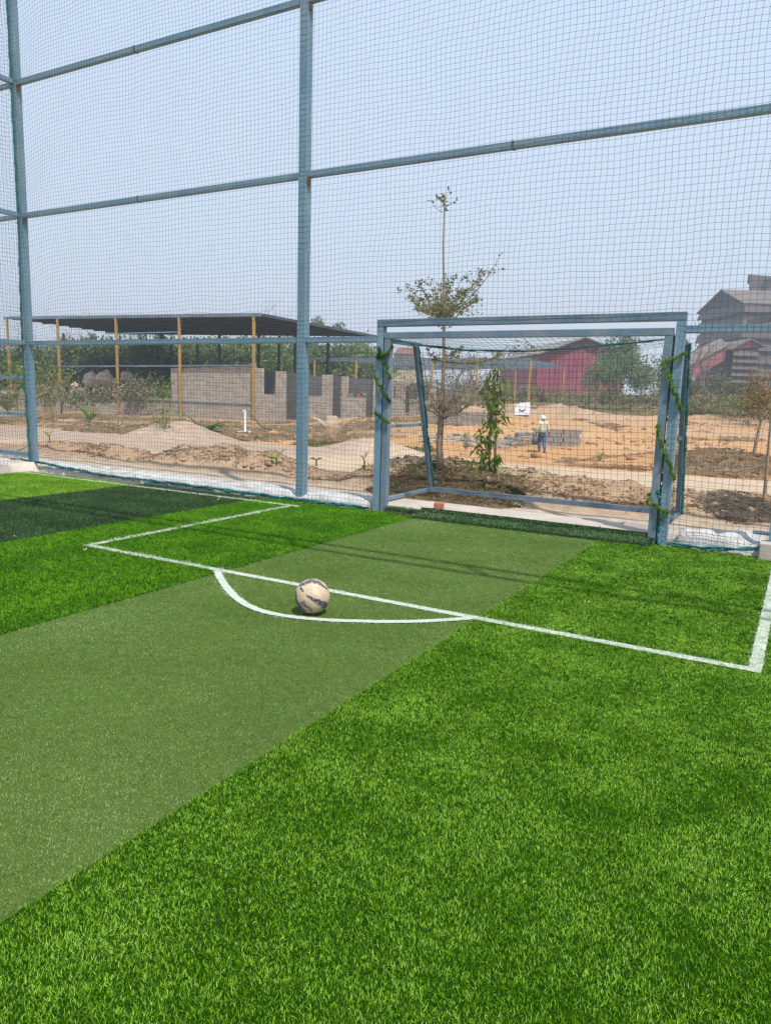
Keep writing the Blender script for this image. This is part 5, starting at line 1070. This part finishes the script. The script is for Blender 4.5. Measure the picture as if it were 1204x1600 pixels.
Q = region(900, -46, -18, 19, 41, 0.55, 2.2, 64); tufts('green_grass', Q, np.full(len(Q), 0.22), 0.009, L_MSG, 'greener weeds among the dry grass before the low wall', 'grass', 7, per=8)
Q = region(2400, -40, 12, 46, 100, 0.60, 5, 65); tufts('dry_grass', Q, np.full(len(Q), 0.5), 0.03, L_STRAW, 'dry grass scattered over the earth works', seed=8, per=6)
Q = region(6500, -110, 12, 85, 130, 0.25, 5, 66); tufts('green_grass', Q, np.full(len(Q), 0.9), 0.05, L_MSG, 'rough olive undergrowth in front of the far sheds', 'grass', 9, per=7)
for px, py, w_, h_, lb in ((322, 668, 1.2, .22, 'dry grass round the foot of the palm by the sand heap'), (520, 688, 1.5, .25, 'dry grass tuft round the half dried palm'), (640, 690, 1.0, .2, 'dry grass tuft left of the tall sapling')):
    p = at(px, py, 27); Q = disc(90, p[0], p[1], w_, w_ * .8); tufts('dry_grass', Q, np.full(len(Q), h_), 0.007, L_MSG, lb, seed=10 + px)

# clods of earth and rubble
def clods(name, P, size, m, label, cat, seed=0):
    r = np.random.default_rng(seed); ico = bmesh.new(); bmesh.ops.create_icosphere(ico, subdivisions=1, radius=1); Vi = np.array([v.co for v in ico.verts]); Fi = np.array([[v.index for v in f.verts] for f in ico.faces]); ico.free()
    n = len(P); s_ = size * np.exp(r.normal(0, 0.45, n)); z = terrain(P[:, 0], P[:, 1]); V = Vi[None] * r.uniform(0.6, 1.2, (n, len(Vi), 1)) * s_[:, None, None] * np.stack([r.uniform(.7, 1.3, n), r.uniform(.7, 1.3, n), r.uniform(.45, .85, n)], 1)[:, None, :]
    a = r.uniform(0, 6.28, n); ca, sa = np.cos(a)[:, None], np.sin(a)[:, None]; x = V[..., 0] * ca - V[..., 1] * sa; y = V[..., 0] * sa + V[..., 1] * ca; V = np.stack([x, y, V[..., 2]], -1) + np.c_[P, z + s_ * .15][:, None, :]
    Fa = (Fi[None] + (np.arange(n) * len(Vi))[:, None, None]).reshape(-1, 3); tag(link(name, mesh_np(name, V.reshape(-1, 3), Fa, [m])), label, cat, kind='stuff')
M_CLOD = simple('earth_clod', (0.32, 0.215, 0.14), (0.22, 0.15, 0.10), 12, 0.97, 0.4); M_OCL = simple('orange_clod', (0.44, 0.25, 0.12), (0.30, 0.17, 0.09), 3, 0.97); M_GREY = simple('grey_rubble', (0.34, 0.29, 0.25), (0.22, 0.19, 0.17), 4, 0.95)
Q = region(4200, -14, 1, 9.8, 12.0, 0.38, 1.0, 71, ridge_c); clods('earth_clods', Q, 0.022, M_CLOD, 'brown clods along the dug soil ridge beyond the fence', 'soil', 1)
Q = region(260, -14, -6, 9.9, 12.0, 0.45, 1.0, 72, ridge_c); clods('earth_clods', Q, 0.034, M_CLOD, 'larger lumps of earth on the soil ridge at left', 'soil', 2)
Q = region(1500, -40, 10, 22, 80, 0.45, 4, 73); clods('earth_clods', Q, 0.10, M_OCL, 'orange clods scattered over the open ground', 'soil', 3)
Q = np.concatenate([disc(160, *drop(735, 690)[:2], 2.6, 3.0), disc(60, *drop(700, 683)[:2], 1.5, 2)]); clods('rubble', Q, 0.09, M_GREY, 'grey stone rubble behind the two saplings', 'rubble', 4)
Q = disc(130, *drop(940, 640)[:2], 4, 10); clods('rubble', Q, 0.16, M_GREY, 'grey gravel heap on the far side of the open ground', 'rubble', 5)
for i, (px, py) in enumerate(((1035, 0), (985, 0))): pass

# rocks behind the low wall
for i, (px, py, s_) in enumerate(((142, 593, 2.2), (165, 592, 2.4), (118, 603, 1.1), (180, 597, 1.2), (198, 588, 1.6), (152, 602, 1.0))):
    c0 = at(px, py, 68); rnd = random.Random(i); bm = bmesh.new(); bmesh.ops.create_icosphere(bm, subdivisions=3, radius=1)
    for v in bm.verts:
        n_ = float(fbm(v.co.x * 1.3 + i * 7, v.co.y * 1.3 + v.co.z * 2.1, 0.8, 3, 80 + i)); v.co *= 0.65 + 0.7 * n_
    me = bpy.data.meshes.new('boulder'); bm.to_mesh(me); bm.free(); me.materials.append(simple('pale_rock_%d' % i, (0.72, 0.56, 0.48), (0.52, 0.40, 0.33), 0.8, 0.95, 0.3) if i == 0 else bpy.data.materials['pale_rock_0'])
    o = link('boulder', me, None, P3(c0), (0, 0, i)); o.scale = (s_ * 0.33, s_ * 0.3, s_ * 0.31)
    tag(o, ('pale pink boulder behind the low wall, %s' % ('left of the dark post', 'beside the third yellow post', 'lowest and leftmost', 'small, behind the yellow post', 'just right of the third yellow post', 'between the two biggest')[i]), 'rock')

# blocks: two stacks and some scattered ones
blk = MB(); blk.box((0, 0, 0), (0.40, 0.20, 0.195)); blk_me = blk.mesh('concrete_block', M_BLK, False, 0.012)
def put_block(p, rz, label, group, tilt=0.0):
    o = link('concrete_block', blk_me, None, P3(p), (tilt, tilt * .5, rz)); tag(o, label, 'block', group)
def stack(px, py, ncol, nrow, ndep, label, group, ragged=0.3, seed=0, rz=None):
    b0 = np.array(drop(px, py)); rnd = random.Random(seed); rz = YAW if rz is None else rz; u = np.array((math.cos(rz), math.sin(rz))); v = np.array((-u[1], u[0]))
    for k in range(ndep):
        for j in range(ncol):
            hgt = nrow - (rnd.random() < ragged) - (1 if k > 0 and rnd.random() < .3 else 0)
            for i in range(hgt):
                if k > 0 and 0 < j < ncol - 1 and i < hgt - 1: continue
                q = b0[:2] + u * ((j - ncol / 2 + 0.5) * 0.42 + (0.1 if i % 2 else 0) + rnd.gauss(0, .008)) + v * (k * 0.215 + rnd.gauss(0, .006)); put_block((q[0], q[1], b0[2] + 0.08 + i * 0.2), rz + rnd.gauss(0, .02), label, group)
stack(867, 697, 5, 4, 2, 'grey concrete block in the neat stack to the right of the walking person', 'blocks stacked beside the walking person', 0.2, 1)
stack(730, 664, 8, 4, 1, 'grey concrete block in the long low stack behind the leafy sapling', 'blocks stacked behind the saplings', 0.5, 2)
stack(690, 662, 5, 3, 1, 'grey concrete block in the small stack left of the long low stack', 'blocks stacked left of the saplings stack', 0.6, 3)
rnd = random.Random(12)
for i in range(26):
    px, py = rnd.uniform(792, 838), rnd.uniform(683, 697); b0 = np.array(drop(px, py)); put_block((b0[0], b0[1], b0[2] + 0.07 + (0.18 if 808 < px < 825 and i % 2 else 0)), rnd.uniform(0, 3.1), 'loose grey concrete block in the jumble left of the walking person', 'blocks jumbled left of the walking person', rnd.gauss(0, .2))

# ---- signboard, standpipe, stick
sg0 = at(815, 652, 62); sgz = at(815, 652, 62)[2]; sg = thing('signboard', 'white board with cut corner, dark crest and dark lower edge by a yellow post', 'signboard', P3(sg0), YAW)
sS = 62 / F_PX
def sgp(px, py): return ((px - 815) * sS, 0.0, (652 - py) * sS)
b_ = MB(); b_.prism([sgp(803, 649), sgp(826.5, 649), sgp(826.5, 628.5), sgp(810, 630), sgp(803.5, 636)], (0, 0.06, 0)); b_.build('board', M_WHITE, sg)
b_ = MB(); b_.prism([tuple(np.array(sgp(803, 652)) + (0, -.01, 0)), tuple(np.array(sgp(826, 651.5)) + (0, -.01, 0)), tuple(np.array(sgp(826, 647.8)) + (0, -.01, 0)), tuple(np.array(sgp(803, 648.8)) + (0, -.01, 0))], (0, 0.09, 0)); b_.build('lower_edge', simple('slate_blue', (0.10, 0.14, 0.20), None, 3, .6), sg)
b_ = MB()
for k in range(9):
    a = math.pi * (0.08 + 0.84 * k / 8); c0 = np.array(sgp(814.5, 639)); q = c0 + np.array((math.cos(a) * 0.22, -0.02, -math.sin(a) * 0.17)); b_.box(P3(q), (0.10, 0.02, 0.055 if k not in (3, 4, 5) else 0.11))
b_.build('crest', simple('crest_ink', (0.05, 0.06, 0.08), None, 3, .6), sg)
b_ = MB(); b_.beam((-0.75, 0.0, 1.05), (-0.45, 0.02, 1.0), 0.05); b_.build('strut', M_WHITE, sg)
for x in (-0.5, 0.5): b_ = MB(); b_.box((x, 0.1, -0.2), (0.06, 0.06, 1.0)); b_.build('leg', M_WHITE, sg)
pb = np.array(drop(383, 677)); pi = thing('standpipe', 'white plastic standpipe on a small cement pad with a green hose', 'pipe', P3(pb))
pd = float(-(CR[:, 2] @ (pb - CC))); ph = float(at(383, 641, pd)[2] - pb[2])
b_ = MB(); b_.tube([(0, 0, 0), (0, 0, ph)], 0.055, 8); b_.build('pipe', M_WHITE, pi); b_ = MB(); b_.tube([(0, 0, ph - .05), (0.0, -0.06, ph - 0.02), (0.0, -0.18, ph - 0.04)], 0.045, 6); b_.build('tap', M_WHITE, pi)
b_ = MB(); b_.tube([(0, 0, -0.12), (0, 0, 0.04), (0, 0, 0.10)], [0.6, 0.5, 0.3], 10); b_.build('cement_pad', M_LIME, pi)
hp = [at(385, 641, pd), at(391, 643, pd), at(397, 652, pd + .3), at(405, 663, pd + .5)] + [drop(px, py) + (0, 0, 0.06) for px, py in ((413, 671), (428, 674), (450, 675), (476, 674), (500, 675))]
b_ = MB(); b_.tube([P3(q) for q in hp], 0.035, 6); o = b_.build('hose', simple('green_hose', (0.10, 0.20, 0.13), (0.14, 0.22, 0.16), 4, .5), None, True); tag(o, 'green hose arching from the standpipe down to the earth', 'hose')
b0 = np.array(drop(1108, 676)); b_ = MB(); b_.tube([(0, 0, 0.05), (-.5, .1, .12), (-1.0, .15, .05)], [.05, .04, .02], 5); b_.tube([(-.1, .0, .05), (.15, .2, .25), (.3, .2, .2)], [.04, .03, .015], 5); o = b_.build('dead_branch', M_PINKW, None); o.location = P3(b0); tag(o, 'pale dead branch lying on the orange earth right of the goal', 'branch')
b0 = np.array(drop(1005, 672)); b_ = MB(); b_.box((0, 0, 0.07), (0.3, 0.2, 0.18)); o = b_.build('concrete_block', M_BLK, None, False, 0.01); o.location = P3(b0); tag(o, 'single grey block lying alone on the orange earth', 'block')
b0 = np.array(drop(1127, 800)); b_ = MB(); b_.tube([(-.09, .05, .03), (0, 0, .02), (.06, -.04, .015)], [.012, .011, .006], 5); o = b_.build('stick', M_WHITE, None); o.location = P3(b0); tag(o, 'short pale stick on the soil ridge right of the goal', 'stick')

# ------------------------------------------------------------------ people
def skin(name, joints, edges, m, root=0, sub_=2):
    me = bpy.data.meshes.new(name); me.from_pydata([j[:3] for j in joints], edges, []); o = bpy.data.objects.new(name, me); COL.objects.link(o)
    o.modifiers.new('skin', 'SKIN'); sv_ = me.skin_vertices[0].data
    for i, j in enumerate(joints): rr = j[3] if hasattr(j[3], '__len__') else (j[3], j[3]); sv_[i].radius = rr; sv_[i].use_root = (i == root)
    s_ = o.modifiers.new('sub', 'SUBSURF'); s_.levels = s_.render_levels = sub_
    bpy.context.view_layer.update(); me2 = bpy.data.meshes.new_from_object(o.evaluated_get(bpy.context.evaluated_depsgraph_get())); bpy.data.objects.remove(o)
    me2.name = name; me2.polygons.foreach_set('use_smooth', [True] * len(me2.polygons)); me2.materials.clear(); me2.materials.append(m); return me2
M_SKIN = simple('brown_skin', (0.12, 0.065, 0.04), (0.10, 0.055, 0.035), 20, 0.6)
def person(loc, yaw, H, shirt, trouser, head, label, hat=True):
    """faces +Y in its own frame, mid-stride"""
    o = thing('person', label, 'person', loc, yaw); k = H / 1.7
    J = [(0, 0, .93, .09), (0, 0, 1.10, .085), (0, .01, 1.28, .10), (0, .0, 1.42, .08), (0, .01, 1.50, .05), (0, .03, 1.57, .075), (0, .03, 1.64, .085),
         (-.17, 0, 1.39, .055), (-.24, -.03, 1.13, .042), (-.28, .04, .90, .03), (-.285, .07, .82, .03), (.17, 0, 1.39, .055), (.26, .0, 1.14, .042), (.33, .03, .92, .03), (.34, .05, .84, .03),
         (-.085, .0, .86, .07), (-.10, .10, .50, .062), (-.09, .03, .10, .038), (-.09, .16, .03, .03), (.085, 0, .86, .07), (.08, -.02, .48, .062), (.07, -.24, .12, .038), (.07, -.14, .04, .03)]
    Ed = [(0, 1), (1, 2), (2, 3), (3, 4), (4, 5), (5, 6), (3, 7), (7, 8), (8, 9), (9, 10), (3, 11), (11, 12), (12, 13), (13, 14), (0, 15), (15, 16), (16, 17), (17, 18), (0, 19), (19, 20), (20, 21), (21, 22)]
    Jk = [(x * k, y * k, z * k, (r_ * k)) for x, y, z, r_ in J]
    link('body', skin('body', Jk, Ed, M_SKIN), o)
    SJ = [(0, 0, .90, (.175, .14)), (0, 0, 1.10, (.17, .13)), (0, .01, 1.28, (.19, .13)), (0, 0, 1.40, (.15, .10)), (0, .005, 1.46, (.07, .06)), (-.18, 0, 1.38, .078), (-.25, -.03, 1.13, .066), (-.28, .03, .93, .052), (.18, 0, 1.38, .078), (.265, 0, 1.14, .066), (.32, .03, .95, .052)]
    SE = [(0, 1), (1, 2), (2, 3), (3, 4), (3, 5), (5, 6), (6, 7), (3, 8), (8, 9), (9, 10)]
    f_ = lambda JJ: [(x * k, y * k, z * k, tuple(q * k for q in r_) if hasattr(r_, '__len__') else (r_ * k, r_ * k)) for x, y, z, r_ in JJ]
    link('shirt', skin('shirt', f_(SJ), SE, shirt), o)
    TJ = [(0, 0, .95, (.16, .12)), (-.095, .0, .84, .115), (-.10, .10, .50, .088), (-.09, .03, .11, .07), (.095, 0, .84, .115), (.08, -.02, .48, .088), (.07, -.23, .14, .07)]
    link('trousers', skin('trousers', f_(TJ), [(0, 1), (1, 2), (2, 3), (0, 4), (4, 5), (5, 6)], trouser), o)
    HJ = [(0, .0, 1.50, .085), (0, .02, 1.58, .115), (0, .03, 1.67, .11), (0, .02, 1.72, .06)]
    link('headscarf' if hat else 'hair', skin('headwear', f_(HJ), [(0, 1), (1, 2), (2, 3)], head), o)
    for sx_, yy, zz in ((-.09, .10, .035), (.07, -.17, .05)):
        link('shoe', skin('shoe', f_([(sx_, yy - .11, zz, .045), (sx_, yy, zz, .042), (sx_, yy + .12, zz - .01, .035)]), [(0, 1), (1, 2)], simple('shoe_leather', (0.10, 0.05, 0.035), None, 9, .7), 0, 1), o)
    for sx_, hx, hy, hz in ((-1, -.288, .08, .80), (1, .342, .06, .82)):      # hands with separate fingers, curled
        JH = [(hx, hy - .01, hz + .04, .024), (hx, hy, hz - .02, .030)]; EH = [(0, 1)]
        for q in range(4):
            a = (q - 1.5) * .017; n0 = len(JH); JH += [(hx, hy + a, hz - .06, .010), (hx - sx_ * .012, hy + a * 1.1, hz - .095 + abs(q - 1.3) * .008, .009), (hx - sx_ * .03, hy + a, hz - .115 + abs(q - 1.3) * .010, .008)]; EH += [(1, n0), (n0, n0 + 1), (n0 + 1, n0 + 2)]
        n0 = len(JH); JH += [(hx - sx_ * .012, hy + .035, hz - .03, .011), (hx - sx_ * .022, hy + .045, hz - .065, .009)]; EH += [(0, n0), (n0, n0 + 1)]
        link('hand', skin('hand', f_(JH), EH, M_SKIN, 0, 1), o)
    return o
pb = np.array(drop(845, 708)); pdist = float(-(CR[:, 2] @ (pb - CC))); ph = float(at(846, 648, pdist)[2] - pb[2])
person(P3(pb), YAW + 0.15, ph * 0.98, simple('khaki_shirt', (0.56, 0.55, 0.41), (0.46, 0.455, 0.34), 6, .9, .3), simple('blue_jeans', (0.055, 0.10, 0.22), (0.08, 0.14, 0.28), 5, .9, .3), simple('white_scarf', (0.78, 0.80, 0.83), (0.66, 0.69, 0.73), 8, .9, .3), 'person walking away in khaki shirt, blue jeans and white headscarf, carrying a bag')
hb = np.array([*(pb[:2] + RT * -0.30), pb[2] + 0.52]); b_ = MB()
b_.tube([(0, 0, -.17), (0, 0, -.13), (0, 0, 0), (0, 0, .12), (0, 0, .17)], [.07, .12, .13, .10, .03], 10); o = thing('bag', 'dark grey carrier bag hanging from the left hand of the walking person', 'bag', P3(hb), YAW)
b_.build('pouch', simple('grey_bag', (0.10, 0.12, 0.12), (0.06, 0.07, 0.07), 10, .6, .3), o, True); b_ = MB(); b_.tube([(0.05, 0, .12), (.03, 0, .22), (0, 0, .26), (-.02, 0, .22), (-.04, 0, .12)], .012, 5); b_.build('handle', bpy.data.materials['grey_bag'], o)
p2 = at(846, 625, 88); p2z = gz(p2[0], p2[1]); p2[2] = min(p2[2] - 0.35, p2[2])
person(P3((p2[0], p2[1], float(at(846, 613, 88)[2]) - 1.6)), YAW + 2.6, 1.6, simple('plum_shirt', (0.16, 0.05, 0.09), None, 6, .9), simple('dark_trousers', (0.05, 0.045, 0.05), None, 5, .9), simple('black_hair', (0.02, 0.018, 0.018), None, 9, .8), 'distant worker in a plum shirt half hidden behind the earth heap', False)

# ------------------------------------------------------------------ haze
HAZE = 0.0013
if HAZE:
    hz_ = MB(); hz_.box((-60, 120, 20), (700, 560, 46)); m = bpy.data.materials.new('haze'); m.use_nodes = True; t = m.node_tree; t.nodes.clear()
    pv = N(t, 'ShaderNodeVolumePrincipled'); pv.inputs['Density'].default_value = HAZE; pv.inputs['Color'].default_value = (0.80, 0.85, 0.95, 1); pv.inputs['Anisotropy'].default_value = 0.2
    o_ = N(t, 'ShaderNodeOutputMaterial'); t.links.new(pv.outputs[0], o_.inputs['Volume']); tag(hz_.build('haze', m), kind='stuff')
